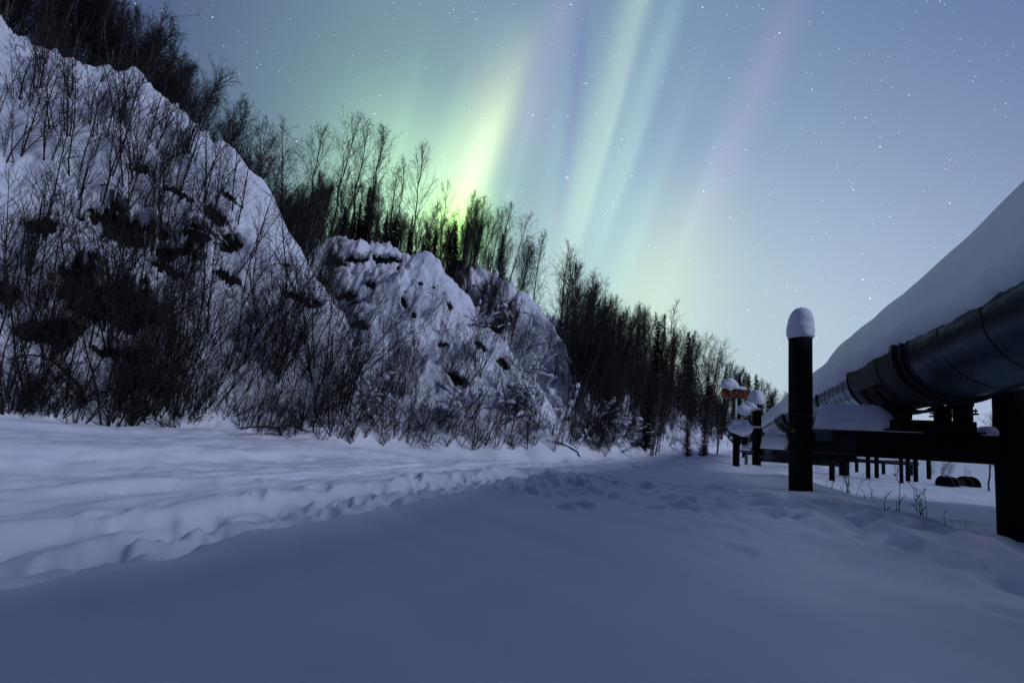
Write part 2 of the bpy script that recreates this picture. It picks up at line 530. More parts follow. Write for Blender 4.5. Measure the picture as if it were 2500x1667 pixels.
# weathered metal jacket with dents along its length
M_JACK = mat('metal_jacket', (.30, .36, .42), .3, 1.0)
nt, b, N, L = nodes(M_JACK)
tc = N('ShaderNodeTexCoord')
n1 = N('ShaderNodeTexNoise'); n1.inputs['Scale'].default_value = 1.6; n1.inputs['Detail'].default_value = 4; L(tc.outputs['Object'], n1.inputs['Vector'])
n2 = N('ShaderNodeTexNoise'); n2.inputs['Scale'].default_value = 14; n2.inputs['Detail'].default_value = 5; L(tc.outputs['Object'], n2.inputs['Vector'])
rp = N('ShaderNodeValToRGB'); rp.color_ramp.elements[0].color = (.012, .018, .025, 1); rp.color_ramp.elements[1].color = (.075, .11, .14, 1)
rp.color_ramp.elements[0].position = .3; rp.color_ramp.elements[1].position = .7
L(n1.outputs['Fac'], rp.inputs['Fac']); L(rp.outputs['Color'], b.inputs['Base Color'])
mr = N('ShaderNodeMapRange'); mr.inputs['To Min'].default_value = .18; mr.inputs['To Max'].default_value = .42; L(n2.outputs['Fac'], mr.inputs['Value']); L(mr.outputs[0], b.inputs['Roughness'])
bp = N('ShaderNodeBump'); bp.inputs['Strength'].default_value = .5; bp.inputs['Distance'].default_value = .05
L(n1.outputs['Fac'], bp.inputs['Height']); L(bp.outputs[0], b.inputs['Normal'])

M_JACK_LIT = M_JACK.copy(); M_JACK_LIT.name = 'lit_metal_jacket'  # far jacket copy, brightened to put its lit, reflecting look into the colour
for n in M_JACK_LIT.node_tree.nodes:
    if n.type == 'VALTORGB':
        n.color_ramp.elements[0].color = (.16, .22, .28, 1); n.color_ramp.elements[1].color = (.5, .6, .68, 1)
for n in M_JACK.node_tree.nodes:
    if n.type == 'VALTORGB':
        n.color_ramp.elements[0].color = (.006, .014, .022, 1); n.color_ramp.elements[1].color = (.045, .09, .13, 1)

# ------------------------------------------------------------------ ground meshes
nA, nR = GX.shape
qd, _ = polydist(GX0, GY0, EDGE)
bd_, _ = polydist(GX0, GY0, BASE)
idx = np.arange(nA*nR).reshape(nA, nR)
ii = np.arange(nA)
i2 = (ii+1) % nA
Q = np.stack([idx[ii][:, :-1], idx[ii][:, 1:], idx[i2][:, 1:], idx[i2][:, :-1]], -1).reshape(-1, 4)
V = np.stack([GX, GY, GZ], -1).reshape(-1, 3)
cls = np.where(bd_ > .35, 2, np.where(qd > 0, 1, 0))
fc = cls.reshape(-1)[Q[:, 0]]


def sub_ground(name, k, m, label):
    q = Q[fc == k]
    used = np.unique(q)
    remap = np.full(len(V), -1); remap[used] = np.arange(len(used))
    q = remap[q]; v = V[used]
    me = bpy.data.meshes.new(name)
    me.vertices.add(len(v)); me.vertices.foreach_set('co', v.ravel().astype(np.float32))
    me.loops.add(q.size); me.loops.foreach_set('vertex_index', q.ravel().astype(np.int32))
    me.polygons.add(len(q)); me.polygons.foreach_set('loop_start', np.arange(0, q.size, 4, dtype=np.int32))
    me.update(calc_edges=True)
    me.polygons.foreach_set('use_smooth', np.ones(len(q), bool))
    if k == 2:
        a = me.attributes.new('soil', 'FLOAT', 'POINT'); a.data.foreach_set('value', SOILV.reshape(-1)[used].astype(np.float32))
    me.materials.append(m); me.validate()
    o = link(bpy.data.objects.new(name, me))
    tag(o, label, None, None, 'structure')
    return o


sub_ground('snow_field', 0, M_SNOW, 'smooth deep snowdrift in front of the pipeline')
sub_ground('road', 1, M_SNOW, 'snow covered track with sled lines and trodden trench')
sub_ground('hillside', 2, M_HILL, 'steep snowy bluffs and gullies with bare earth under snow lips')

# ------------------------------------------------------------------ pipeline
PD = np.array((.418, .908, 0.0)); PD /= np.linalg.norm(PD)         # along the pipe
PE = np.array((PD[1], -PD[0], 0.0))                                # across, away from the road
UP = np.array((0, 0, 1.0))
SLOPE = -.012
L1 = np.array((6.4, 10.4, 0.0)); SPAN = 3.43
PC = L1 + PE*(SPAN/2+.24)
ZP = 1.15+1.64                                                     # pipe axis height at the first support


def pp(t, e=0.0, z=0.0):
    return PC + PD*t + PE*e + np.array((0, 0, ZP + SLOPE*max(t, 0) + z))


def pipe_piece(mb, t0, t1, r, n=64, step=None, dent=0.0, ends=True):
    ts = np.linspace(t0, t1, max(2, int((t1-t0)/(step or .5))+1))
    b = len(mb.v)
    for t in ts:
        for k in range(n):
            a = 2*math.pi*k/n
            rr_ = r
            if dent: rr_ += dent*mnoise.noise(Vector((t*.9, math.cos(a)*1.6, math.sin(a)*1.6)))
            mb.v.append(tuple(pp(t, rr_*math.cos(a), rr_*math.sin(a))))
    m = len(ts)
    for i in range(m-1):
        for k in range(n):
            k2 = (k+1) % n
            mb.f.append((b+i*n+k, b+(i+1)*n+k, b+(i+1)*n+k2, b+i*n+k2))
    if ends:
        mb.f.append(tuple(b+k for k in range(n))); mb.f.append(tuple(b+(m-1)*n+k for k in reversed(range(n))))


pipe = empty('pipeline', tuple(pp(0, 0, -.72)))
tag(pipe, 'huge metal jacketed pipeline running along the right above the snow', 'pipeline')
inv = Matrix.Translation(-Vector(pp(0, 0, -.72)))


def ppart(mb, name, m, smooth=True, parent=pipe):
    me = mb.mesh(name, m, smooth); me.transform(inv)
    return link(bpy.data.objects.new(name, me), parent)


def jacket(t0, t1, r, seam):
    mb = MB(); pipe_piece(mb, t0, t1, r, 64, .25, .008, False)
    o = ppart(mb, 'metal_jacket', M_JACK if r > .75 else M_JACK_LIT)
    mb = MB(); t = t0+seam*.6
    while t < t1:
        pipe_piece(mb, t-.012, t+.012, r+.006, 64, .024)
        t += seam
    s = ppart(mb, 'seam_band', M_SLEEVE, False, o)
    if r < .75:
        for a in (172, 192, 212, 232, 252):
            mb = MB(); a = R(a)
            mb.tube([pp(t, (r+.002)*math.cos(a), (r+.002)*math.sin(a)) for t in np.linspace(t0, t1, 8)], [.010]*8, 5); ppart(mb, 'joint_strip', M_SLEEVE, False, o)
    return o


jacket(-22, -2.15, .765, 1.25)
jacket(1.5, 6.2, .72, .62)
jacket(6.45, 16.2, .70, .9)
jacket(20, 34.2, .70, .9)
for a_, b_ in ((-1.9, 1.5), (16.2, 20), (34.2, 46)):
    mb = MB(); pipe_piece(mb, a_, b_, .80, 64, .3, .012); ppart(mb, 'support_sleeve', M_SLEEVE)
for t, w, r_ in ((-2.02, .16, .86), (-2.3, .05, .81), (6.32, .26, .76), (1.46, .05, .825), (16.2, .12, .84), (20, .12, .84), (-.9, .06, .815)):
    mb = MB(); pipe_piece(mb, t-w/2, t+w/2, r_, 64, w); ppart(mb, 'clamp_ring', M_SLEEVE, False)

# the long load of snow on the pipe
prof = [(-.69, .08), (-.79, .11), (-.86, .22), (-.89, .38), (-.86, .62), (-.77, .90), (-.60, 1.16), (-.36, 1.36), (-.08, 1.45), (.25, 1.40), (.55, 1.2), (.78, .9), (.9, .5), (.88, .18), (.78, .02), (.70, .0)]
inner = [(.66*math.cos(a), .66*math.sin(a)) for a in np.linspace(R(4), R(176), 12)]
full = prof + inner
ts = np.concatenate([np.arange(-22, 14, .12), np.arange(14, 44.5, .35)])
mb = MB(); nP = len(full)
# refine the outer outline
def resamp(p, n):
    p = np.array(p); d = np.concatenate([[0], np.cumsum(np.hypot(*np.diff(p, axis=0).T))])
    s = np.linspace(0, d[-1], n)
    return np.stack([np.interp(s, d, p[:, 0]), np.interp(s, d, p[:, 1])], -1)
outer = resamp(prof, 40)
full = [tuple(p) for p in outer] + inner
nP = len(full)
for t in ts:
    th = 1 + .17*mnoise.noise(Vector((t*.27, 3.1, 0))) + .04*mnoise.noise(Vector((t*.8, 7.7, 0)))
    th *= (.94 if t > 4.6 else 1.0 - .06*max(0, min(1, (t-3.6)))) 
    th *= 1 - .10*math.exp(-((t-12)/2.5)**2)
    if t > 40: th *= max(.15, 1-(t-40)/5)
    for i, (e, z) in enumerate(full):
        if i < 40:
            lw = 1 - min(1, abs(z-.05)/.35) if e < 0 else 0
            n3 = mnoise.noise(Vector((t*2.1, e*1.2, z*2.0))); n4 = mnoise.noise(Vector((t*6.5, e*3, z*5)))
            n5 = mnoise.noise(Vector((t*.55, e*.9+4, z*.9)))
            zz = z*th if z > .3 else z
            zz += lw*(.06*n3+.055*n4 + .10*n5) + (1-lw)*.03*n5
            ee = e*(1+.05*n5*(1-.5*lw)) - lw*(.03+.05*n3+.04*n4)
            # ledge of crusted older snow low on the near side
            if e < 0: ee -= .055*math.exp(-((z-.26)/.05)**2)*(1+n3) + .03*math.exp(-((z-.15)/.035)**2)*(1+n4)
        else:
            ee, zz = e, z
        mb.v.append(tuple(pp(t, ee, zz)))
for j in range(len(ts)-1):
    for k in range(nP):
        k2 = (k+1) % nP
        mb.f.append((j*nP+k, (j+1)*nP+k, (j+1)*nP+k2, j*nP+k2))
mb.f.append(tuple(range(nP))); mb.f.append(tuple((len(ts)-1)*nP+k for k in reversed(range(nP))))
o = mb.build('snow_bank', M_CAP, None, True)
tag(o, 'long thick load of snow lying along the top of the pipeline', 'snow')


def text_mesh(txt, size, wrap=None, bold=0.0):
    """flat lettering as a mesh in its own xz plane, centred; wrap bends it round a post of that radius"""
    cu = bpy.data.curves.new('lettering', 'FONT'); cu.body = txt; cu.size = size; cu.align_x = 'CENTER'; cu.align_y = 'CENTER'
    cu.offset = bold; cu.resolution_u = 4
    to = bpy.data.objects.new('lettering', cu); COL.objects.link(to)
    dg = bpy.context.evaluated_depsgraph_get(); dg.update()
    me = bpy.data.meshes.new_from_object(to.evaluated_get(dg))
    bpy.data.objects.remove(to); 
    for v in me.vertices:
        x, y = v.co.x, v.co.y
        if wrap:
            a = x/wrap
            v.co = (wrap*math.sin(a), -wrap*math.cos(a), y)
        else:
            v.co = (x, 0, y)
    me.materials.clear()
    return me


def snow_dome(c, r, h, seed, amp=.06, rx=1.0, lean=(0, 0)):
    mb = MB(); n = 28; m = 16
    for i in range(m+1):
        u = i/m
        # bulging thumb of snow with crusted rings near its foot
        rad = r*(1.0 + .10*math.sin(min(1, u*2.2)*math.pi)*.9)*math.sqrt(max(0.0, 1-max(0, (u-.42)/.58)**2.3))
        if u == 0: rad = r*.96
        for k in range(n):
            a = 2*math.pi*k/n
            g = 1 + amp*mnoise.noise(Vector((math.cos(a)*1.3, math.sin(a)*1.3, u*3+seed))) + amp*2.2*max(0, .62-u)*mnoise.noise(Vector((math.cos(a)*.8+seed, math.sin(a)*.8, u*13)))
            mb.v.append((c[0]+rad*g*rx*math.cos(a)+lean[0]*u, c[1]+rad*g*math.sin(a)+lean[1]*u, c[2]+u*h))
    for i in range(m):
        for k in range(n):
            k2 = (k+1) % n
            mb.f.append((i*n+k, i*n+k2, (i+1)*n+k2, (i+1)*n+k))
    mb.f.append(tuple(reversed(range(n))))
    return mb


def support(base, span, ztop, zb0, zb1, label, saddle_z, pt, near=False, rp=.228):
    root = empty('pipeline_support', (base[0], base[1], tz(base[0], base[1])))
    tag(root, label, 'support', 'pipeline supports')
    off = Vector(root.location)

    def part(mb, name, m, smooth=False, parent=root):
        me = mb.mesh(name, m, smooth); me.transform(Matrix.Translation(-off))
        return link(bpy.data.objects.new(name, me), parent)
    for k in (0, 1):
        p = base + PE*span*k
        z0 = tz(p[0], p[1]) - .6
        mb = MB(); mb.lathe((p[0], p[1], 0), [(rp, z0), (rp, zb0-.1), (rp+.004, zb0-.09), (rp+.004, ztop-.02), (rp-.02, ztop)], 40)
        pile = part(mb, 'pile', M_STEEL, True)
        zc = zb1+.02
        mb = MB(); mb.lathe((p[0], p[1], 0), [(rp+.003, zc+.30), (rp+.012, zc+.30), (rp+.012, zc+.312), (rp+.003, zc+.312)], 40); part(mb, 'collar', M_BEAM, False, pile)
        if near and k == 0:
            me = text_mesh('-21', .10, rp+.009)
            me.materials.append(M_YELLOW)
            a = math.atan2(p[0], p[1]); 
            me.transform(Matrix.Rotation(-a - R(38), 4, 'Z'))
            me.transform(Matrix.Translation(Vector((p[0], p[1], 1.44)) - off))
            link(bpy.data.objects.new('number_marking', me), pile)
        if not near and k == 0:
            for zz in (ztop-.32, ztop-1.34):
                mb = MB(); mb.lathe((p[0], p[1], 0), [(rp+.005, zz), (rp+.012, zz), (rp+.012, zz+.12), (rp+.005, zz+.12)], 40); part(mb, 'reflective_band', M_WHITEP, True, pile)
    ax = (PE, PD, UP)
    hc = (zb0+zb1)/2; hh = zb1-zb0
    mb = MB()
    x0, x1 = (.98, span-.2) if near else (.2, span-.2)
    mb.box(base+PE*(x0+x1)/2+UP*hc, (x1-x0, .42, hh), ax, .012)
    mb.box(base+PE*(x0+x1)/2+UP*(zb1+.013), (x1-x0, .5, .026), ax)
    mb.box(base+PE*(x0+x1)/2+UP*(zb0-.013), (x1-x0, .5, .026), ax)
    part(mb, 'crossbeam', M_BEAM if not near else M_STEEL)
    if near:                                                       # open bracket that hangs the beam on the left pile
        mb = MB()
        mb.box(base+PE*.60+PD*.16+UP*(zb1-.04), (.76, .05, .08), ax, .006); mb.box(base+PE*.60-PD*.16+UP*(zb1-.04), (.76, .05, .08), ax, .006)
        mb.box(base+PE*.60+PD*.16+UP*(zb0+.05), (.76, .05, .10), ax, .006); mb.box(base+PE*.60-PD*.16+UP*(zb0+.05), (.76, .05, .10), ax, .006)
        mb.box(base+PE*.42+UP*(hc+.12), (.30, .26, .24), ax, .01)
        mb.box(base+PE*.88+UP*(hc+.02), (.17, .30, hh-.12), ax, .01)
        part(mb, 'beam_bracket', M_BRKT)
        mb = MB(); mb.box(base+PE*.76-PD*.2+UP*(hc+.02), (.42, .03, hh*.95), ax, .005); mb.box(base+PE*.38+PD*.12+UP*(hc+.10), (.46, .03, hh*.62), ax, .005); mb.box(base+PE*.36-PD*.1+UP*(hc-.17), (.36, .2, .12), ax, .01); mb.box(base+PE*.62+PD*.14+UP*(hc-.1), (.86, .03, .62), ax, .005); part(mb, 'bracket_plate', M_BEAM)
    else:
        mb = MB(); mb.box(base+PE*.55-PD*.24+UP*(hc+.02), (.4, .05, hh*1.1), ax, .01); mb.box(base+PE*.5-PD*.25+UP*(hc-.1), (.8, .04, .14), ax, .01); part(mb, 'beam_bracket', M_BRKT)
    # the sliding shoe: base beam, four legs with bolted plates, yoke under the pipe
    c0 = np.array((PC[0], PC[1], 0))+PD*pt
    zb = zb1+.03
    mb = MB()
    mb.box(c0+PE*.17+UP*(zb+.12), (1.25, 1.15, .20), ax, .012)
    mb.box(c0+PE*.17+UP*(zb+.01), (1.45, 1.3, .03), ax)
    part(mb, 'shoe_base', M_STEEL)
    for e in (-.28, .62):
        for t in (-.5, .42):
            q = c0+PE*e+PD*t
            lt = saddle_z - (zb+.22) + .10*(abs(e-.17) > .3)
            mb = MB()
            mb.box(q+UP*(zb+.22+lt/2), (.24, .2, lt), ax, .01)
            mb.box(q+UP*(zb+.22+lt*.42), (.36, .3, .03), ax); mb.box(q+UP*(zb+.22+lt*.60), (.33, .28, .03), ax)
            mb.box(q+UP*(zb+.22+lt*.95), (.24, .3, .08), ax, .01)
            for sx in (-.15, .15):
                mb.tube([q+PE*sx-PD*.1+UP*(zb+.24+lt*.36), q+PE*sx-PD*.1+UP*(zb+.24+lt*.66)], [.014, .014], 6)
            part(mb, 'saddle_leg', M_STEEL)
    for t in (-.5, .42):
        mb = MB(); pts = []
        for a in np.linspace(R(205), R(335), 14):
            pts.append(c0+PD*t+PE*(.845*math.cos(a))+UP*(saddle_z+.78+.845*math.sin(a)))
        for a_, b_ in zip(pts[:-1], pts[1:]):
            d = b_-a_; l = np.linalg.norm(d); d = d/l
            mb.box((a_+b_)/2, (l*1.04, .22, .05), (d, PD, np.cross(d, PD)))
        part(mb, 'saddle_yoke', M_STEEL)
    return root


S2 = L1 + PD*18.0; L2 = S2 + PE*.05
S3 = L1 + PD*36.2
support(L1, SPAN, 3.52, .99, 1.49, 'near black steel support with tall snow capped pile and number 21', 1.97, 0.0, True)
support(L2, 4.1, 3.28, .12, .80, 'second support, its left pile ringed by two white bands beside the orange sign', 1.80, 18.0)
support(S3, 4.0, 2.9, .0, .6, 'farthest support half hidden behind the near black pile', 1.6, 36.2)


def cap(mb, label, name='snow_mound', group='snow caps'):
    o = mb.build(name, M_CAP, None, True)
    return tag(o, label, 'snow', group)


cap(snow_dome((L1[0]-.005, L1[1], 3.51), .262, .72, 1.3, .10, 1.0, (.03, 0)), 'tall rounded snow cap on top of the near black pile')
p = L2
mb = snow_dome((p[0]-.05, p[1], 3.27), .41, .86, 4.2, .08)
mb.blob((p[0]-.42, p[1]-.06, 3.14), (.38, .30, .30), .12, 1.3, 2.1, 20, 14)
mb.blob((p[0]-.78, p[1]-.10, 2.93), (.40, .30, .34), .14, 1.4, 3.7, 20, 14)
cap(mb, 'drooping snow cap that slumps off the white banded pile towards the sign post')
p = L1+PE*SPAN
cap(snow_dome((p[0], p[1], 3.51), .25, .5, 6.2), 'snow cap on the right pile of the near support')
for k, (b_, sp, zt) in enumerate(((L2, 4.1, 3.28), (S3, 4.0, 2.9))):
    p = b_+PE*sp
    cap(snow_dome((p[0], p[1], zt-.01), .27, .5, 8.2+k), ['snow cap on the right pile of the second support', 'snow cap on the right pile of the farthest support'][k])


def beam_snow(base, e0, e1, zt, h, wid, label, taper=0.6, seed=1.0):
    mb = MB(); n = 26; m = 22
    for i in range(m+1):
        u = i/m
        e = e0+(e1-e0)*u
        hh = h*min(1, (u/.10+.0)**.45 if u < .10 else 1)*(1 if u < 1-taper else max(.02, .5+.5*math.cos((u-1+taper)/taper*math.pi)))
        for k in range(n):
            a = math.pi*k/(n-1)
            g = 1+.10*mnoise.noise(Vector((e*1.3, math.cos(a)*1.2, seed)))
            w = wid*(.88 if k in (0, n-1) else 1)
            cc = math.copysign(abs(math.cos(a))**.55, math.cos(a)); ss = abs(math.sin(a))**.6
            mb.v.append(tuple(base+PE*e+PD*(-w*cc*g*(.75+.25*min(1, hh/h*1.5))) + UP*(zt+hh*ss*g-.015*(k in (0, n-1)))))
    for i in range(m):
        for k in range(n-1):
            mb.f.append((i*n+k, i*n+k+1, (i+1)*n+k+1, (i+1)*n+k))
        mb.f.append((i*n+n-1, i*n, (i+1)*n, (i+1)*n+n-1))
    mb.f.append(tuple(reversed(range(n)))); mb.f.append(tuple(m*n+k for k in range(n)))
    o = mb.build('snow_pillow', M_CAP, None, True)
    return tag(o, label, 'snow', 'snow pillows on the beams')


beam_snow(L1, .20, 2.05, 1.515, .52, .36, 'big flat topped snow pillow on the near crossbeam right of the black pile', .42, 2.0)
beam_snow(L1, SPAN-.25, 2.78, 1.515, .17, .3, 'small snow ridge at the right end of the near crossbeam', .75, 5.0)
beam_snow(L2, .15, 2.6, .83, .82, .5, 'rounded snow pillow on the second crossbeam beside the banded pile', .5, 7.0)
beam_snow(S3, .1, 2.2, .63, .5, .4, 'snow pillow on the farthest crossbeam', .5, 9.0)

# milepost sign
sp = at(1797, 1050, 24.3)
sg = empty('milepost_sign', (sp[0], sp[1], tz(sp[0], sp[1])))
tag(sg, 'orange sign reading 450 on a white board over a black post', 'sign')
o0 = Vector(sg.location)


def spart(mb, name, m, smooth=False, parent=sg):
    me = mb.mesh(name, m, smooth); me.transform(Matrix.Translation(-o0))
    return link(bpy.data.objects.new(name, me), parent)


mb = MB(); mb.lathe((sp[0]+.02, sp[1], 0), [(.165, o0.z-.5), (.165, 1.62), (.15, 1.64)], 28); spart(mb, 'base_post', M_STEEL, True)
mb = MB(); mb.box((sp[0]-.10, sp[1]-.2, 2.5), (.09, .05, 1.9), None, .006); spart(mb, 'sign_post', M_WHITEP)
tl = at(1761, 949, 24.1); br = at(1823, 974, 24.1)
cx, cz = (tl[0]+br[0])/2, (tl[2]+br[2])/2
mb = MB(); mb.box((0, 0, 0), (br[0]-tl[0], .03, tl[2]-br[2]), None, .006)
board = bpy.data.objects.new('sign_board', mb.mesh('sign_board', M_ORANGE)); link(board, sg)
board.location = Vector((cx, sp[1]-.25, cz))-o0; board.rotation_euler = (0, R(1.5), 0)
me = text_mesh('450', .60, None, .012)
for v in me.vertices: v.co = (v.co.x*1.12, -.0185, v.co.z-.035)
me.materials.append(M_BLACKP); link(bpy.data.objects.new('number_lettering', me), board)
mb = MB()
mb.blob((cx-.24, sp[1]-.25, cz+.45), (.44, .2, .33), .2, 1.5, 5.5, 22, 14, .5)
mb.blob((cx+.2, sp[1]-.25, cz+.30), (.46, .12, .10), .12, 1.3, 6.5, 20, 12, .5)
mb.blob((cx-.26, sp[1]-.33, cz+.28), (.16, .09, .13), .1, 1.2, 1.5, 14, 9)
cap(mb, 'lopsided snow cap on top of the orange sign')
mb = MB()
mb.blob((sp[0]+.22, sp[1]-.1, 1.78), (.62, .36, .34), .1, 1.2, 7.5, 24, 16)
mb.blob((sp[0]+.02, sp[1]-.15, 2.06), (.26, .24, .22), .1, 1.3, 8.5, 18, 12)
mb.blob((sp[0]+.38, sp[1]-.12, 2.04), (.24, .24, .22), .1, 1.3, 9.5, 18, 12)
cap(mb, 'twin humped snow cushion on the black sign post')
# low rail between the sign post and the banded pile
q = at(1822, 1102, 26.4)
rl = empty('low_rail', (q[0], q[1], tz(q[0], q[1]))); tag(rl, 'low pale metal rail between the sign post and banded pile', 'rail')
mb = MB(); mb.box((0, 0, q[2]-rl.location.z), (.72, .16, .1), None, .01); mb.build('rail_top', M_BRKT, rl)
mb = MB(); mb.box((.0, 0, (q[2]-rl.location.z)/2-.05), (.13, .12, q[2]-rl.location.z-.1), None, .01); mb.build('rail_post', M_BRKT, rl)
mb = MB(); mb.blob((q[0]-.05, q[1], q[2]+.16), (.30, .18, .2), .12, 1.3, 3.3, 16, 10, .5); cap(mb, 'small round snow lump on the low rail beside the sign post')

# things beyond the near support
posts = [(2031, 1118, 21, .11), (2119, 1118, 24, .10), (2140, 1124, 25, .10), (2200, 1124, 23, .08), (2216, 1124, 24, .10), (2235, 1126, 24, .10), (2267, 1126, 26, .10)]
for i, (px, py, Y, w) in enumerate(posts):
    q = at(px, py, Y); g = tz(q[0], q[1])
    r_ = empty('marker_post', (q[0], q[1], g))
    tag(r_, 'short dark post standing in the snow beyond the near crossbeam', 'post', 'short posts beyond the near crossbeam')
    hh = q[2]+.25-g
    mb = MB(); mb.lathe((0, 0, 0), [(w, -.3), (w, hh), (w*.85, hh+.015)], 14); mb.build('shaft', M_STEEL, r_, True)
    mb = MB(); mb.blob((0, 0, hh+.05), (w*1.25, w*1.25, .1), .1, 1.2, i+.5, 12, 8, .5); mb.build('snow_top', M_CAP, r_, True)
# a low pale railing behind the posts
for px0, px1, Y, hgt, lab in ((2075, 2240, 29, .72, 'low horizontal pipe rail far beyond the near crossbeam'),):
    a_ = at(px0, 1100, Y); b_ = at(px1, 1100, Y-1)
    g = tz((a_[0]+b_[0])/2, (a_[1]+b_[1])/2)
    r_ = empty('pipe_rail', ((a_[0]+b_[0])/2, (a_[1]+b_[1])/2, g)); tag(r_, lab, 'rail')
    d = np.array((b_[0]-a_[0], b_[1]-a_[1], 0)); l = np.linalg.norm(d); d /= l
    mb = MB(); mb.tube([tuple(-d*l/2+UP*hgt), tuple(d*l/2+UP*hgt)], [.13, .13], 12); mb.build('rail_pipe', M_BEAM, r_, True)
    for s in (-.4, 0, .4):
        mb = MB(); mb.box(tuple(d*l*s+UP*(hgt/2-.1)), (.14, .14, hgt+.2), None, .01); mb.build('rail_leg', M_STEEL, r_)
    mb = MB(); mb.blob((0, 0, hgt+.17), (l*.46, .2, .16), .16, 3.0, 4.4, 30, 10, .4); mb.build('snow_top', M_CAP, r_, True)
# cleaning drum on show beyond the beam
q = at(2338, 1150, 22.5); g = tz(q[0], q[1])
dr = empty('display_drum', (q[0], q[1], g-.30), R(10)); dr.scale = (.85, .85, .85); tag(dr, 'dark round drum with disc ends lying in the snow under the near crossbeam', 'drum')
mb = MB(); prof2 = [(.30, -.95), (.30, .95)]
mb.tube([(-.95, 0, .42), (.95, 0, .42)], [.27, .27], 28); mb.build('drum_body', M_STEEL, dr, True)
for xx in (-.9, -.55, .45, .9):
    mb = MB(); mb.tube([(xx-.06, 0, .42), (xx+.06, 0, .42)], [.46, .46], 32); mb.build('drum_disc', M_STEEL, dr)
mb = MB(); mb.blob((-.72, 0, .86), (.26, .34, .12), .1, 1.3, 2.2, 16, 10, .4); mb.build('snow_top', M_CAP, dr, True)
for xx in (-.7, .7):
    mb = MB(); mb.box((xx, 0, .02), (.2, .9, .25), None, .01); mb.build('drum_cradle', M_STEEL, dr)


# ------------------------------------------------------------------ trees and shrubs
def stick(mb, p, d, L, r0_, r1_, rng, seg=4, curl=.25, up=.0, n=3):
    """one curving twig; returns its points"""
    pts = [Vector(p)]; d = Vector(d).normalized()
    for i in range(seg):
        d = (d + Vector((rng.gauss(0, curl*.4), rng.gauss(0, curl*.4), rng.gauss(0, curl*.3)+up))).normalized()
        pts.append(pts[-1]+d*(L/seg))
    mb.tube(pts, [r0_+(r1_-r0_)*i/seg for i in range(seg+1)], n, False)
    return pts


def side_dir(t, rng, ang, az_=None):
    t = t.normalized(); o = t.orthogonal().normalized(); w = t.cross(o)
    a = rng.uniform(0, 2*math.pi) if az_ is None else az_
    return (t*math.cos(ang) + (o*math.cos(a)+w*math.sin(a))*math.sin(ang)).normalized()


def lerp_pts(pts, u):
    x = u*(len(pts)-1); i = min(int(x), len(pts)-2); f = x-i
    return pts[i].lerp(pts[i+1], f), (pts[i+1]-pts[i])


def birch(seed, h=7.0, r=.065, nb=34, spread=.24, start=.25, droop=0.0, bend=.5, ang=(.5, .95), fork=False, sub=5):
    rng = random.Random(seed)
    tr = MB(); cr = MB()
    bx = rng.uniform(-1, 1)*bend; by = rng.uniform(-1, 1)*bend*.5
    T = [Vector((bx*(i/10)**2+rng.gauss(0, .035), by*(i/10)**2+rng.gauss(0, .035), h*i/10)) for i in range(11)]
    T[0] = Vector((0, 0, -.35))
    tr.tube(T, [r*(1-.9*i/10)+.006 for i in range(11)], 6)
    stems = [(T, start, 1.0)]
    if fork:
        p, t = lerp_pts(T, .35)
        d = side_dir(t, rng, .35)
        P2 = [p]; dd = d
        for i in range(7):
            dd = (dd+Vector((rng.gauss(0, .04), rng.gauss(0, .04), .10))).normalized(); P2.append(P2[-1]+dd*h*.085)
        tr.tube(P2, [r*.55*(1-.9*i/7)+.005 for i in range(8)], 5)
        stems.append((P2, .2, .7))
    for S, st, k in stems:
        m = int(nb*k)
        for i in range(m):
            u = st+(1-st)*((i+rng.random()*.8)/m)**.9
            u = min(u, .99)
            p, t = lerp_pts(S, u)
            w = (u-st)/(1-st)
            Lb = h*spread*k*(.30+.9*math.sin(math.pi*min(1, .22+.78*w))**1.0)*rng.uniform(.6, 1.15)
            d = side_dir(t, rng, rng.uniform(*ang)*(1-.35*w))
            B = stick(cr, p, d, Lb, .016*(1-.6*w)+.004, .004, rng, 5, .22, .07-droop)
            for j in range(sub):
                q, t2 = lerp_pts(B, rng.uniform(.25, .98))
                d2 = side_dir(t2, rng, rng.uniform(.45, .95))
                d2.z += .15-droop*2
                B2 = stick(cr, q, d2, Lb*rng.uniform(.22, .45), .0065, .003, rng, 3, .35, .05-droop*1.6)
                for _ in range(3):
                    q3, t3 = lerp_pts(B2, rng.uniform(.2, .95))
                    d3 = side_dir(t3, rng, rng.uniform(.4, .9)); d3.z -= droop*2
                    stick(cr, q3, d3, Lb*rng.uniform(.10, .2), .004, .0025, rng, 2, .4, -droop)
    return tr.mesh('trunk', M_BARK, True), cr.mesh('crown', M_TWIG)


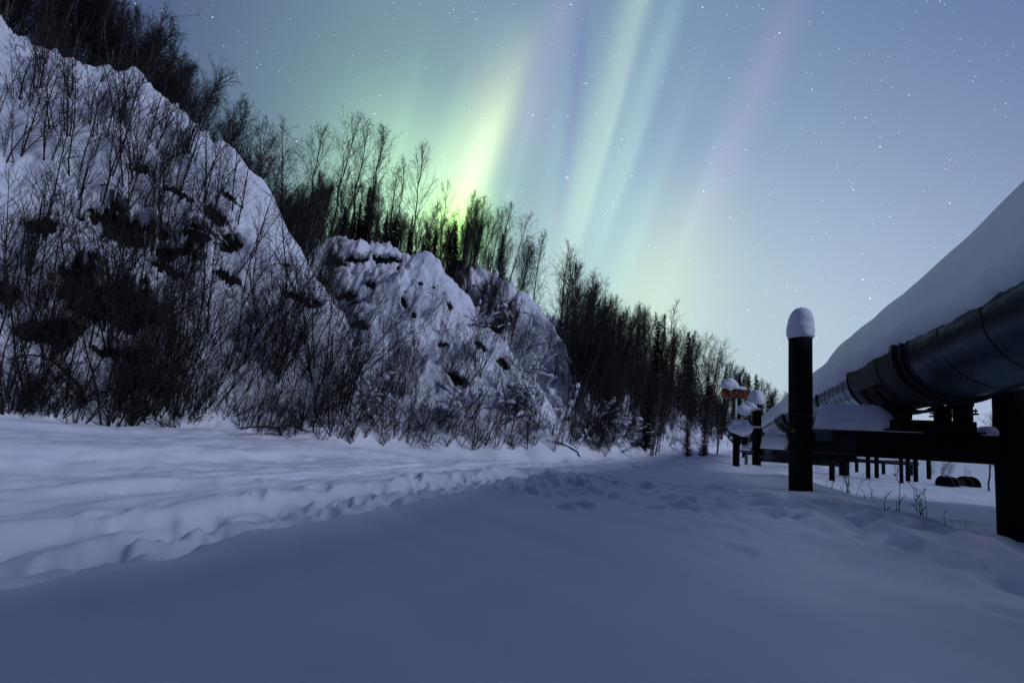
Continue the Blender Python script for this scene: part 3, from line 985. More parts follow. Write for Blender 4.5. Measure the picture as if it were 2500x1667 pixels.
def spruce(seed, h=7.0, rb=.95, snow=.15):
    rng = random.Random(seed)
    tr = MB(); cr = MB(); sn = MB()
    tr.tube([(0, 0, -.3), (rng.gauss(0, .05), 0, h*.5), (0, rng.gauss(0, .05), h)], [.09, .055, .008], 6)
    z = h*.08; 
    while z < h*.985:
        w = z/h
        R0 = rb*(1-w)**.8*rng.uniform(.75, 1.12)+.05
        n = rng.randint(8, 11)
        for k in range(n):
            a = rng.uniform(0, 2*math.pi); Lb = R0*rng.uniform(.65, 1.1)
            drp = rng.uniform(-.5, -.12)
            d = Vector((math.cos(a), math.sin(a), drp)).normalized(); o = Vector((-math.sin(a), math.cos(a), 0))
            p0 = Vector((0, 0, z+rng.uniform(-.05, .05)))
            m = max(4, int(Lb/.09))
            for i in range(m):
                u = (i+.6)/m
                p = p0 + d*Lb*u + Vector((0, 0, .22*Lb*u*u))
                ln = (.10+.16*(1-u))*min(1, Lb)*rng.uniform(.7, 1.25)+.03
                for s in (-1, 1, 0):
                    if s == 0 and i < m-1 and rng.random() < .5: continue
                    q = p + (o*s*.85 + d*.65 + Vector((0, 0, rng.uniform(-.35, .02)))).normalized()*ln
                    wd = (q-p).cross(Vector((rng.gauss(0, .5), rng.gauss(0, .5), 1))).normalized()*.045
                    b = len(cr.v)
                    for v in (p-wd, p+wd, q+wd*.3, q-wd*.3): cr.v.append(tuple(v))
                    cr.f.append((b, b+1, b+2, b+3))
            if rng.random() < snow and Lb > .3:
                p = p0+d*Lb*.75; 
                sn.blob((p.x, p.y, p.z+.10), (.09+.10*rng.random(), .09+.1*rng.random(), .07), .2, 1.5, rng.random()*9, 8, 6)
        z += h*.017+.02
    return tr.mesh('trunk', M_BARK, True), cr.mesh('crown', M_NEEDLE), (sn.mesh('snow_clump', M_CAP, True) if sn.v else None)


def alder(seed, h=3.4, ns=9, lean=.35, spread=.45, sub=6, rad=.018, arch=0.0):
    """clump of bare stems rising from one foot, leaning towards +x"""
    rng = random.Random(seed)
    mb = MB(); tips = []
    for k in range(ns):
        a = rng.uniform(0, 2*math.pi); s = rng.uniform(.0, spread)
        d = Vector((math.cos(a)*s+lean*rng.uniform(.5, 1.3), math.sin(a)*s*.7-.1, 1)).normalized()
        L = h*rng.uniform(.5, 1.08)
        p = Vector((math.cos(a)*.16*rng.random(), math.sin(a)*.16*rng.random(), -.35))
        r_ = rad*rng.uniform(.6, 1.25)
        pts = [p]; dd = d; n = 9
        for i in range(n):
            dd = (dd+Vector((rng.gauss(0, .055)+arch*.10, rng.gauss(0, .05), .02-arch*.22))).normalized()
            pts.append(pts[-1]+dd*(L/n))
        mb.tube(pts, [r_*(1-.82*i/n) for i in range(n+1)], 4, False)
        tips.append(pts)
        for j in range(sub):
            u = rng.uniform(.22, .99)
            q, t = lerp_pts(pts, u)
            Lb = L*rng.uniform(.14, .36)*(1.15-.55*u)
            B = stick(mb, q, side_dir(t, rng, rng.uniform(.4, .9)), Lb, max(.006, r_*.42*(1-.5*u)), .0035, rng, 4, .3, .06-arch*.1)
            for _ in range(2):
                q2, t2 = lerp_pts(B, rng.uniform(.25, .97))
                B2 = stick(mb, q2, side_dir(t2, rng, rng.uniform(.4, .95)), Lb*rng.uniform(.25, .5), .0045, .003, rng, 3, .35, .03)
                if rng.random() < .5:
                    q3, t3 = lerp_pts(B2, rng.uniform(.3, .9))
                    stick(mb, q3, side_dir(t3, rng, .7), Lb*.16, .0035, .0025, rng, 2, .3)
    return mb, tips


rng = random.Random(11)
BIRCH = {
    'upright': [birch(1, 7.5, .07, 36, .25, .26, 0, .5, sub=6), birch(2, 7.0, .06, 32, .28, .24, .01, .6, sub=6), birch(3, 8.0, .07, 40, .22, .2, 0, .4, (.4, .8), sub=6), birch(4, 6.5, .055, 30, .3, .25, .02, .7, fork=True, sub=6)],
    'dense': [birch(11, 8.0, .08, 50, .21, .15, .0, .3, (.35, .75), sub=7), birch(12, 7.6, .075, 46, .22, .18, .01, .4, (.35, .8), sub=7)],
    'drooping': [birch(21, 7.2, .075, 38, .30, .28, .055, .7, (.5, .9), sub=6), birch(22, 6.5, .07, 34, .32, .3, .07, .9, (.45, .85), sub=6)],
    'bushy': [birch(41, 6.5, .06, 46, .26, .06, .0, .6, (.35, .85), fork=True, sub=7), birch(42, 6.0, .055, 44, .28, .05, .01, .8, (.35, .9), fork=True, sub=7), birch(43, 7.0, .05, 40, .2, .08, .0, .7, (.3, .7), fork=True, sub=7)],
    'thin': [birch(31, 7.0, .04, 20, .15, .45, 0, .5), birch(32, 6.4, .036, 18, .17, .4, .0, .7), birch(33, 7.5, .045, 22, .14, .5, .01, .5)],
}
BH = {'upright': (7.5, 7.0, 8.0, 6.5), 'dense': (8.0, 7.6), 'drooping': (7.2, 6.5), 'thin': (7.0, 6.4, 7.5), 'bushy': (6.5, 6.0, 7.0)}
SPR = [spruce(1, 7, .85, .03), spruce(2, 7, .7, 0), spruce(3, 7, 1.0, .05), spruce(4, 7, .6, 0)]


def lean_rot(lx, ly, rz):
    """upright -> leaning by slopes lx, ly, after a turn rz"""
    zax = Vector((lx, ly, 1)).normalized()
    q = Vector((0, 0, 1)).rotation_difference(zax).to_matrix().to_4x4()
    return (q @ Matrix.Rotation(rz, 4, 'Z')).to_euler()


def put_birch(kind, x, y, h, lean, label, group, name='birch_tree', i=None):
    i = rng.randrange(len(BIRCH[kind])) if i is None else i
    tr, cr = BIRCH[kind][i]
    s = h/BH[kind][i]
    o = empty(name, (x, y, tz(x, y)))
    o.rotation_euler = lean_rot(lean, rng.uniform(-.08, .04), rng.uniform(0, 6.28))
    o.scale = (s*rng.uniform(.9, 1.1), s*rng.uniform(.9, 1.1), s)
    tag(o, label, 'tree', group)
    link(bpy.data.objects.new('trunk', tr), o); link(bpy.data.objects.new('crown', cr), o)
    return o


def put_spruce(x, y, h, label, group, wid=1.0):
    tr, cr, sn = SPR[rng.randrange(len(SPR))]
    o = empty('spruce_tree', (x, y, tz(x, y)-.1))
    o.rotation_euler = lean_rot(rng.uniform(-.02, .06), 0, rng.uniform(0, 6.28))
    s = h/7; o.scale = (s*wid, s*wid, s)
    tag(o, label, 'tree', group)
    link(bpy.data.objects.new('trunk', tr), o); link(bpy.data.objects.new('crown', cr), o)
    if sn: link(bpy.data.objects.new('snow_clump', sn), o)
    return o


def top_birch(kind, px, py, Y, lean, label, group='landmark trees on the skyline', spr=False, wid=1.0):
    """a tree whose tip stands at a photo pixel, Y metres ahead"""
    t = at(px, py, Y)
    x = t[0]
    for _ in range(4):
        h = t[2]-tz(x, Y); x = t[0]-lean*h
    if spr: return put_spruce(x, Y, h, label, group, wid)
    return put_birch(kind, x, Y, h*math.hypot(1, lean)*1.02, lean, label, group)


def at_col(px, Y):
    """ground point Y metres ahead in photo column px"""
    x = (px-CX)/F*Y
    for _ in range(4):
        z = tz(x, Y); d = px-pix((x, Y, z))[0]; x += d/F*Y
    return x


# landmark trees whose outline one can follow against the sky
top_birch('thin', 622, 250, 25, .22, 'thin bare birch rising alone in the gap right of the big dark ridge thicket')
top_birch('upright', 672, 335, 28, .12, 'bare birch just above the notch at the left of the ridge stand')
top_birch('drooping', 712, 340, 30, .02, 'wind combed birch with its tip swept to the left')
top_birch('upright', 785, 345, 31, .08, 'bushy topped birch left of the tall open birch on the ridge')
top_birch('upright', 850, 325, 31, .08, 'tall open birch with wide forked limbs on the ridge')
top_birch('upright', 886, 345, 32, .05, 'slim birch between the open birch and the tallest full crowned one')
top_birch('dense', 937, 328, 31, .07, 'tallest full crowned birch on the ridge above the second bluff')
top_birch('dense', 972, 420, 30, .05, 'shorter dark birch tucked against the right of the tallest full crowned one')
top_birch('upright', 1036, 382, 30, .07, 'broad birch standing above the snowy cone peak')
top_birch('thin', 1000, 405, 32, .06, 'thin birch just left of the broad birch above the cone peak')
top_birch('thin', 1104, 438, 32, .10, 'slender birch just left of the green lit tree')
top_birch('dense', 1158, 482, 30, .10, 'full birch glowing green in front of the bright aurora foot')
top_birch('bushy', 1135, 520, 30.5, .08, 'dark full tree just left of the green lit birch')
top_birch('dense', 1178, 530, 31, .06, 'dark full tree just right of the green lit birch')
top_birch('drooping', 1222, 525, 32, .12, 'open birch just right of the green lit tree')
top_birch('drooping', 1292, 548, 33, .28, 'arching birch with its crown swept over to the right')
top_birch('dense', 1325, 590, 34, .10, 'dark full birch right of the arching birch')
top_birch('upright', 1396, 608, 38, .10, 'lone open birch reaching out above the slope right of the third bluff')
top_birch('upright', 1420, 668, 40, .08, 'pale twiggy birch right of the lone open birch')
top_birch('thin', 1455, 672, 41, .06, 'thin twin topped birch above the start of the far slope')
top_birch('thin', 1480, 690, 44, .05, 'thin birch beside the twin topped one on the far slope')
top_birch('thin', 1638, 735, 58, .07, 'tall thin birch standing above the spruces on the far slope')
top_birch('drooping', 1752, 850, 75, .12, 'round wind swept birch low on the far skyline')
top_birch('upright', 640, 360, 27, .10, 'stout bare birch in the notch beside the near bluff edge')
for px, py, Y, lab in ((1618, 762, 58, 'pointed spruce beside the tall thin birch on the far slope'), (1580, 760, 56, 'narrow dark spruce left of the pointed one on the far slope'), (1686, 805, 68, 'spruce topped skyline point above the far slope bend'),
                       (1848, 910, 110, 'dark spruce on the skyline between sign and near black pile'), (1832, 912, 108, 'smaller spruce beside the dark one above the banded pile'), (1468, 730, 42, 'narrow spruce among thin birches at the slope start'),
                       (846, 500, 29, 'dark spruce in the shade below the tall open birch'), (1006, 520, 28, 'dark spruce behind the dip left of the cone peak'), (1068, 560, 29, 'small spruce right behind the cone peak'),
                       (870, 510, 29.5, 'bushy spruce below the ridge birches'), (690, 500, 25, 'black spruce just behind the near bluff edge'), (1250, 690, 33, 'small dark spruce behind the third bluff')):
    top_birch(None, px, py, Y, .02, lab, 'landmark spruces', True, 1.15)


def fill(n, px, Y, hr, kinds, lean, label, group, name='birch_tree'):
    for _ in range(n):
        p = rng.uniform(*px); y = rng.uniform(*Y)
        x = at_col(p, y)
        put_birch(rng.choice(kinds), x, y, rng.uniform(*hr), rng.gauss(*lean), label, group, name)


# the dark thicket on the crest of the near bluff: it follows the crest line
crest_px = [(-60, 21.2), (0, 21.4), (164, 21.8), (321, 21.9), (405, 21.7), (482, 21.3)]
n_thick = 96
for i in range(n_thick):
    u = (i+rng.random())/n_thick
    px = -50 + 545*u
    Y = np.interp(px, [c[0] for c in crest_px], [c[1] for c in crest_px]) + rng.uniform(.1, 5.5)*rng.random() + .2
    x = at_col(px, Y)
    lim = np.interp(px, [0, 250, 330, 420, 480, 520], [7.5, 6.8, 6.2, 5.4, 3.6, 2.6])
    put_birch(rng.choice(['bushy', 'bushy', 'bushy', 'thin']), x, Y, lim*rng.uniform(.5, 1.0), rng.gauss(.16, .1),
              'bare tree in the dark thicket along the crest of the near bluff', 'thicket on the near bluff crest', 'willow_tree')
fill(34, (505, 640), (22.5, 29), (3.2, 5.6), ['bushy', 'bushy', 'thin'], (.14, .07), 'bare tree in the dark gully just behind the near bluff', 'gully thicket behind the near bluff', 'willow_tree')
fill(30, (640, 830), (19.5, 25), (2.4, 4.6), ['bushy', 'thin'], (.12, .1), 'bare tree low in the gully between the two bluffs', 'thicket in the gully between the bluffs', 'willow_tree')
fill(30, (640, 800), (25, 33), (3.8, 6.0), ['upright', 'dense', 'bushy'], (.1, .06), 'bare birch in the ridge stand left of the second bluff', 'ridge stand left of the second bluff')
fill(42, (790, 1090), (28.5, 36), (3.6, 5.6), ['upright', 'dense', 'bushy', 'thin'], (.08, .05), 'bare birch in the ridge stand above the second bluff', 'ridge stand above the second bluff')
fill(64, (640, 1230), (27.6, 32), (2.0, 4.0), ['bushy'], (.08, .08), 'low bare tree in the dark understory of the ridge stand', 'understory of the ridge stand', 'willow_tree')
fill(24, (1080, 1220), (29, 36), (3.2, 5.4), ['upright', 'dense', 'bushy'], (.09, .05), 'bare birch in the stand around the green lit tree', 'stand around the green lit tree')
fill(28, (1210, 1400), (32, 42), (3.6, 6.0), ['upright', 'dense', 'bushy', 'drooping'], (.1, .06), 'bare birch in the stand behind the third bluff', 'stand behind the third bluff')
fill(56, (1390, 1620), (33, 62), (4.4, 6.6), ['upright', 'thin', 'dense', 'bushy'], (.08, .05), 'bare birch on the far slope left of the spruces', 'birches on the far slope')
fill(20, (1580, 1760), (48, 90), (5.0, 7.2), ['upright', 'bushy', 'dense'], (.06, .05), 'bare birch on the far slope above the orange sign', 'birches above the orange sign')
SKYL = np.array([(1390, 640, 38), (1480, 705, 46), (1560, 755, 54), (1620, 775, 60), (1700, 815, 74), (1731, 838, 82), (1770, 875, 94), (1795, 892, 102), (1850, 925, 120), (1900, 958, 138), (1945, 975, 150)], float)
for i in range(64):
    px = 1400 + 530*((i+rng.random())/64)
    py = np.interp(px, SKYL[:, 0], SKYL[:, 1]) + abs(rng.gauss(6, 22)); Y = np.interp(px, SKYL[:, 0], SKYL[:, 2])*rng.uniform(.86, 1.0)
    if i % 5 == 4:
        top_birch(None, px, py+6, Y, .02, 'dark spruce on the skyline of the far slope', 'skyline spruces of the far slope', True, 1.3)
    else:
        top_birch(rng.choice(['bushy', 'dense', 'upright', 'bushy']), px, py, Y, rng.gauss(.1, .05), 'bare tree on the skyline of the far slope', 'skyline trees of the far slope')
fill(22, (1110, 1255), (26, 28.5), (1.6, 3.0), ['bushy'], (.1, .15), 'low bare tree in the ravine right of the cone', 'brush in the ravine right of the cone', 'willow_tree')
fill(10, (1780, 1940), (90, 140), (6, 9), ['upright', 'dense'], (.04, .04), 'far birch on the low skyline behind the black piles', 'far skyline birches')
for _ in range(135):
    px = rng.uniform(1385, 1800)
    top = np.interp(px, [1385, 1450, 1594, 1700, 1800], [900, 900, 945, 985, 1025]); bot = np.interp(px, [1385, 1500, 1800], [1080, 1085, 1095])
    p = hit(px, rng.uniform(top, bot))
    put_birch(rng.choice(['bushy', 'bushy', 'upright']), p[0], p[1], rng.uniform(2.8, 5.6)*(1+.006*max(0, p[1]-40)), rng.gauss(.1, .1), 'bare tree on the dark face of the far slope above the road', 'thicket on the far slope face', 'willow_tree')
for n, px, Y, hr, lab, grp in ((20, (800, 1130), (27.5, 33), (2.2, 4.2), 'dark spruce under the ridge birches above the second bluff', 'spruces under the ridge birches'),
                               (10, (560, 790), (22, 30), (2.2, 4.0), 'dark spruce in the gully behind the near bluff', 'gully spruces'),
                               (10, (1180, 1420), (32, 40), (2.6, 4.5), 'dark spruce behind the third bluff', 'spruces behind the third bluff'),
                               (36, (1400, 1720), (33, 70), (3.2, 5.8), 'dark spruce among birches on the far slope', 'spruces on the far slope'),
                               (16, (1690, 1940), (70, 130), (4.5, 8.5), 'far spruce on the low skyline', 'far skyline spruces')):
    for _ in range(n):
        y = rng.uniform(*Y); x = at_col(rng.uniform(*px), y)
        put_spruce(x, y, rng.uniform(*hr), lab, grp, rng.uniform(1.0, 1.35))
# trees seen beneath and behind the pipe
for px, Y, h, k in ((2440, 19, 3.6, 'dense'), (2415, 21, 3.2, 'drooping')):
    x = at_col(px, Y); put_birch(k, x, Y, h, .05, ['twiggy bare tree in the gap between saddle and right pile', 'lower twiggy tree behind the gap beside the right pile'][k == 'drooping'], 'trees behind the right pile')
for _ in range(16):
    Y = rng.uniform(80, 130); x = at_col(rng.uniform(1960, 2560), Y)
    put_birch(rng.choice(['upright', 'dense']), x, Y, rng.uniform(4.5, 6.8), .04, 'distant bare tree on the flat beyond the pipeline', 'distant trees beyond the pipeline')

# unseen spruces added beyond the pipeline to shade the right foreground
for i in range(26):
    q = PC + PD*(-20+1.05*i+rng.uniform(-.4, .4)) + PE*(6.3+rng.uniform(-.5, 1.2))
    put_spruce(q[0], q[1], rng.uniform(6.0, 7.6), 'unseen spruce added beyond the pipeline to shade the near snow', 'added shade spruces beyond the pipeline', 1.9)

# ---- alders on the slope
ALD = [alder(100+i, 3.1+.3*(i % 4), 6+i % 4, .34, .5, 8, .017) for i in range(9)]
ALD_ME = [m.mesh('alder_shrub', M_ALDER) for m, _ in ALD]
THIN = [alder(200+i, 3.2, 3+i % 2, .30, .3, 12, .017) for i in range(6)]
THIN_ME = [m.mesh('alder_shrub', M_ALDER) for m, _ in THIN]


def snowy(seed, h=2.4):
    """arching shrub weighed down by snow: dark stems with pillows along them"""
    mb, tips = alder(seed, h, 11, .22, .85, 9, .018, .55)
    rg = random.Random(seed); sn = MB()
    for pts in tips:
        u = rg.uniform(.25, .45)
        while u < .93:
            u1 = min(.99, u+rg.uniform(.12, .4)); k = 8
            r_ = rg.uniform(.045, .105)
            P_, R__ = [], []
            for j in range(k+1):
                w = j/k; q, t = lerp_pts(pts, u+(u1-u)*w)
                rr_ = r_*max(.12, math.sin(math.pi*min(1, max(0, .06+.9*w)))**.5)*(1+.55*mnoise.noise(Vector((q.x*5, q.y*5, q.z*5+seed))))
                P_.append((q.x, q.y, q.z+rr_*.55)); R__.append(rr_)
            sn.tube(P_, R__, 7)
            u = u1+rg.uniform(.02, .12)
    return mb.mesh('snowy_shrub', M_ALDER), sn.mesh('snow_load', M_CAP, True)


SNOWY = [snowy(300+i, 2.1+.3*(i % 3)) for i in range(5)]


def put_alder(px, py=None, Y=None, s=1.0, label='', group='', thin=False, lean=0.0):
    if Y is None:
        p = hit(px, py); x, y = p[0], p[1]
    else:
        y = Y; x = at_col(px, Y)
    me = rng.choice(THIN_ME if thin else ALD_ME)
    o = link(bpy.data.objects.new('alder_shrub', me))
    o.location = (x, y, tz(x, y))
    # turn each clump a little, keep its downhill lean
    o.rotation_euler = lean_rot(lean, rng.uniform(-.15, .05), rng.uniform(-.5, .5))
    o.scale = (s*rng.uniform(.85, 1.15), s*rng.uniform(.85, 1.15), s)
    return tag(o, label, 'shrub', group)


def put_snowy(px, py, s, label, group):
    p = hit(px, py)
    me, sn = rng.choice(SNOWY)
    o = link(bpy.data.objects.new('snowy_shrub', me)); o.location = (p[0], p[1], tz(p[0], p[1]))
    o.rotation_euler = (rng.uniform(-.2, .2), rng.uniform(-.1, .35), rng.uniform(0, 6.28)); o.scale = (s, s, s*rng.uniform(.8, 1.15))
    tag(o, label, 'shrub', group)
    link(bpy.data.objects.new('snow_load', sn), o)
    return o


# clumps along the foot of the slope, counted from the photo
foot = [(20, 1000, 1.0), (75, 985, .9), (190, 1030, .8), (265, 1035, 1.25), (300, 1035, 1.2), (335, 1010, 1.15), (360, 1020, .9), (415, 1000, 1.0), (450, 1010, 1.0), (480, 1000, .9), (515, 985, .9), (545, 1010, .95), (590, 1040, .9), (635, 1055, .85), (660, 1030, .9),
        (700, 1060, .85), (740, 1050, .85), (780, 1070, .8), (815, 1060, .9), (850, 1075, .85), (885, 1060, .8), (930, 1080, .85), (965, 1070, .8), (1000, 1085, .85), (1040, 1075, .8), (1080, 1085, .8), (1120, 1080, .85), (1160, 1090, .9), (1185, 1085, 1.0), (1210, 1090, .9), (1245, 1085, .8), (1290, 1090, .8), (1350, 1095, .8), (1400, 1090, .8), (1450, 1090, .85)]
for i, (px, py, s) in enumerate(foot):
    if i in (3, 4):
        lab = ['thick many stemmed alder clump, the darkest at the foot of the near bluff', 'many stemmed alder clump just right of the darkest one'][i-3]; grp = 'alders at the foot of the slope'
    else:
        lab = 'bare leaning alder clump along the foot of the slope'; grp = 'alders at the foot of the slope'
    put_alder(px, py, None, s, lab, grp)
# taller leaning alders on the slopes, in clumps
def clumps(n, boxes, smin, smax_, label, group, thin, lean, keep=None):
    left = n
    while left > 0:
        x0, x1, y0, y1 = rng.choice(boxes)
        cx_, cy_ = rng.uniform(x0, x1), rng.uniform(y0, y1)
        m = min(left, rng.choice((1, 1, 2, 2, 3)))
        sc = rng.uniform(smin, smax_)
        for _ in range(m):
            px, py = cx_+rng.gauss(0, 34), cy_+rng.gauss(0, 20)
            if keep and not keep(px, py): m += 0; left += 1; continue
            put_alder(px, py, None, sc*rng.uniform(.55, 1.15), label, group, rng.random() < thin, rng.gauss(lean, .12))
        left -= m


face_top = lambda px: np.interp(px, [0, 321, 482, 600, 720, 800], [260, 340, 420, 560, 740, 860])
clumps(66, [(-40, 820, 440, 1000), (-40, 820, 600, 1010), (100, 820, 760, 1010)], .6, 1.25, 'bare leaning alder on the face of the near bluff', 'alders on the near bluff', .5, .02, lambda px, py: py > face_top(px) and not (px < 110 and py < 640))
clumps(32, [(0, 160, 150, 340), (160, 330, 230, 430), (330, 500, 310, 500)], .7, 1.25, 'thin leggy alder just below the crest of the near bluff', 'alders below the near bluff crest', .75, -.06)
clumps(62, [(780, 1180, 760, 1040), (800, 1200, 900, 1060)], .55, 1.0, 'bare alder on the lower face of the second bluff', 'alders on the second bluff', .5, -.04)
clumps(16, [(760, 1010, 650, 780)], .45, .8, 'slight bare alder high on the second bluff left of the cone', 'alders high on the second bluff', .9, -.1)
clumps(58, [(1150, 1480, 800, 1060)], .55, 1.0, 'bare alder on the broken slope below the third bluff', 'alders below the third bluff', .5, -.05)
clumps(52, [(1420, 1790, 1000, 1085)], .55, 1.0, 'bare alder at the foot of the far slope left of the sign', 'alders at the foot of the far slope', .5, -.1)
SAP = []
for i in range(7):
    mb, _ = alder(500+i, 3.6, 1+(i % 3 == 0), .30, .10, 16, .02); SAP.append(mb.mesh('sapling', M_ALDER))
LOW = []
for i in range(6):
    mb, _ = alder(600+i, 1.35, 15, .25, 1.3, 7, .010, .45*(i % 2)); LOW.append(mb.mesh('low_brush', M_ALDER))


def put_mesh(meshes, name, px, py, s_, label, cat, group, lean, turn=.6, sink=0.0):
    p = hit(px, py)
    o = link(bpy.data.objects.new(name, rng.choice(meshes)))
    o.location = (p[0], p[1], tz(p[0], p[1])-sink); o.rotation_euler = lean_rot(lean, rng.uniform(-.2, .08), rng.uniform(-turn, turn))
    o.scale = (s_*rng.uniform(.8, 1.25), s_*rng.uniform(.8, 1.25), s_)
    return tag(o, label, cat, group)


for i in range(165):
    px = rng.uniform(-20, 830); py = rng.uniform(300, 1010)
    if py < face_top(px)-60 or (px < 110 and 430 < py < 620): continue
    put_mesh(SAP, 'sapling', px, py, rng.uniform(.55, 1.25), 'thin bare sapling leaning out from the near bluff', 'sapling', 'saplings on the near bluff', rng.gauss(.0, .14))
for i in range(46):
    put_mesh(SAP, 'sapling', rng.uniform(800, 1480), rng.uniform(800, 1075), rng.uniform(.5, .95), 'thin bare sapling on the slope between second bluff and road', 'sapling', 'saplings below the second bluff', rng.gauss(-.04, .14))
for i in range(96):
    px = rng.uniform(-10, 1780); py = np.interp(px, [0, 540, 1129, 1500, 1780], [1005, 1040, 1080, 1090, 1085]) - abs(rng.gauss(0, 42)) + 4
    put_mesh(LOW, 'low_brush', px, py, rng.uniform(.5, 1.15), 'low tangle of bare twigs along the foot of the slope', 'brush', 'low brush along the foot of the slope', rng.gauss(0, .15), 3.1)
for i in range(44):
    px = rng.uniform(-10, 1250); py = rng.uniform(480, 980)
    if py < face_top(px)+10 or (px < 110 and py < 640) or (px > 800 and py < 740): continue
    put_mesh(LOW, 'low_brush', px, py, rng.uniform(.5, 1.1), 'low tangle of bare twigs on the bluff face', 'brush', 'low brush on the bluffs', rng.gauss(0, .15), 3.1)
for i in range(14):
    px = rng.uniform(1985, 2480); Y = rng.uniform(27, 36)
    put_alder(px, None, Y, rng.uniform(.3, .5), 'low dark brush in the snow beyond the near crossbeam', 'brush beyond the near crossbeam', False, 0)
snowy_at = [(1180, 740, 1.1, 'third'), (1215, 760, 1.0, 'third'), (1250, 800, 1.0, 'third'), (1290, 840, .9, 'third'), (1225, 720, .8, 'third'), (1165, 790, .9, 'third'), (1420, 900, 1.1, 'slope'), (1440, 960, 1.2, 'slope'), (1490, 940, 1.0, 'slope'),
            (1400, 980, 1.2, 'slope'), (1460, 1030, 1.1, 'slope'), (1380, 1020, 1.2, 'slope'), (1500, 1010, 1.0, 'slope'), (1530, 1060, 1.0, 'slope'), (1580, 1040, 1.1, 'slope'), (1620, 1060, 1.1, 'slope'), (1660, 1050, 1.2, 'slope'), (1700, 1060, 1.1, 'slope'),
            (1730, 1040, 1.2, 'slope'), (1560, 1080, .8, 'slope'), (1340, 1060, 1.0, 'slope'), (1430, 1075, .8, 'slope'), (1480, 1085, .7, 'slope'), (1690, 1090, .9, 'slope'), (1750, 1075, 1.1, 'slope'),
            (1100, 1010, .8, 'foot'), (1150, 1000, .9, 'foot'), (880, 960, .8, 'foot'), (1240, 990, 1.0, 'foot'), (1290, 980, 1.0, 'foot'), (1320, 900, .9, 'third'), (1350, 930, .9, 'third'), (1270, 900, .8, 'third'), (1205, 800, .8, 'third'), (1310, 1010, 1.0, 'slope'), (1600, 1085, .9, 'slope'), (1640, 1030, 1.0, 'slope'), (1520, 980, .9, 'slope'), (1455, 1000, 1.0, 'slope'), (560, 610, .6, 'face')]
SL = {'third': ('snow loaded shrub on the third bluff', 'snowy shrubs on the third bluff'), 'slope': ('snow draped arching shrub at the foot of the far slope', 'snowy shrubs on the far slope'),
      'foot': ('snow draped shrub low on the second bluff', 'snowy shrubs low on the second bluff'), 'face': ('snow loaded shrub on the face of the near bluff', 'snowy shrubs on the near bluff')}
for px, py, s, k in snowy_at:
    put_snowy(px, py, s, *SL[k])

# dead twigs poking from the snow by the piles
TW = []
for i in range(3):
    mb, _ = alder(400+i, .75, [7, 3, 5][i], .15, .5, 2, .008)
    TW.append(mb.mesh('dead_weed', M_ALDER))
for px, py, k, s, lab in ((2075, 1205, 0, 1.6, 'spray of dry stems right of the near black pile'), (2030, 1192, 1, 1.2, 'small dry stems close beside the near black pile'), (2115, 1215, 1, 1.2, 'slanting dry twig right of the spray of stems'), (2190, 1248, 1, 1.1, 'pair of straight dry stems in the dip before the beam'),
                          (2250, 1260, 2, .95, 'tuft of dry stems in the dip left of the right pile'), (2310, 1285, 1, .4, 'tiny dry twigs low in the dip'), (2360, 1290, 1, .35, 'last tiny dry twigs beside the right pile'), (1985, 1195, 2, .45, 'short dry grass at the foot of the near black pile')):
    p = hit(px, py)
    o = link(bpy.data.objects.new('dead_weed', TW[k])); o.location = (p[0], p[1], tz(p[0], p[1])+.18*s); o.scale = (s, s, s); o.rotation_euler = (0, 0, rng.uniform(0, 6))
    tag(o, lab, 'dry weed', 'dry weeds by the piles')
# fallen and bowed branches at the foot of the slope
for (ax_, ay_, bx_, by_, hgt, lab) in ((15, 905, 215, 990, .55, 'bowed snow dusted branch at the far left foot of the slope'), (300, 1060, 365, 1010, .1, 'fallen stick slanting out of the bank below the dark alders'),
                                       (575, 1072, 690, 1062, .06, 'low dark branch lying in the bank below the near bluff'), (1330, 1090, 1420, 1118, .15, 'bent twig reaching onto the road below the third bluff')):
    a_ = hit(ax_, ay_); b_ = hit(bx_, by_)
    a_ = Vector(a_); b_ = Vector(b_); b_.z -= .1
    pts = [a_.lerp(b_, u)+Vector((0, 0, .25+hgt*math.sin(math.pi*u)*(1-.4*u))) for u in np.linspace(0, 1, 9)]
    pts[-1].z -= .3
    mb = MB(); mb.tube(pts, [.012+.03*u for u in np.linspace(0, 1, 9)], 6)
    rg = random.Random(int(ax_))
    for _ in range(7):
        q, t = lerp_pts(pts, rg.uniform(.1, .8)); stick(mb, q, side_dir(-t, rg, .6), rg.uniform(.3, .7), .008, .003, rg, 4, .3)
    o = mb.build('fallen_branch', M_ALDER, None, True); tag(o, lab, 'branch')

# ------------------------------------------------------------------ sky
W = bpy.data.worlds.new('World'); SC.world = W; W.use_nodes = True
nt = W.node_tree
for n in list(nt.nodes): nt.nodes.remove(n)
N = lambda t: nt.nodes.new(t); L = nt.links.new
tc = N('ShaderNodeTexCoord')
nrm = N('ShaderNodeVectorMath'); nrm.operation = 'NORMALIZE'; L(tc.outputs['Generated'], nrm.inputs[0])
DIR = nrm.outputs['Vector']
sep = N('ShaderNodeSeparateXYZ'); L(DIR, sep.inputs[0])


def math_(op, a, b_=None, c=None, clamp=False):
    n = N('ShaderNodeMath'); n.operation = op; n.use_clamp = clamp
    for i, v in enumerate((a, b_, c)):
        if v is None: continue
        if isinstance(v, (int, float)): n.inputs[i].default_value = v
        else: L(v, n.inputs[i])
    return n.outputs[0]


def vscale(col, s):
    n = N('ShaderNodeVectorMath'); n.operation = 'SCALE'; n.inputs[0].default_value = col
    if isinstance(s, (int, float)): n.inputs['Scale'].default_value = s
    else: L(s, n.inputs['Scale'])
    return n.outputs[0]


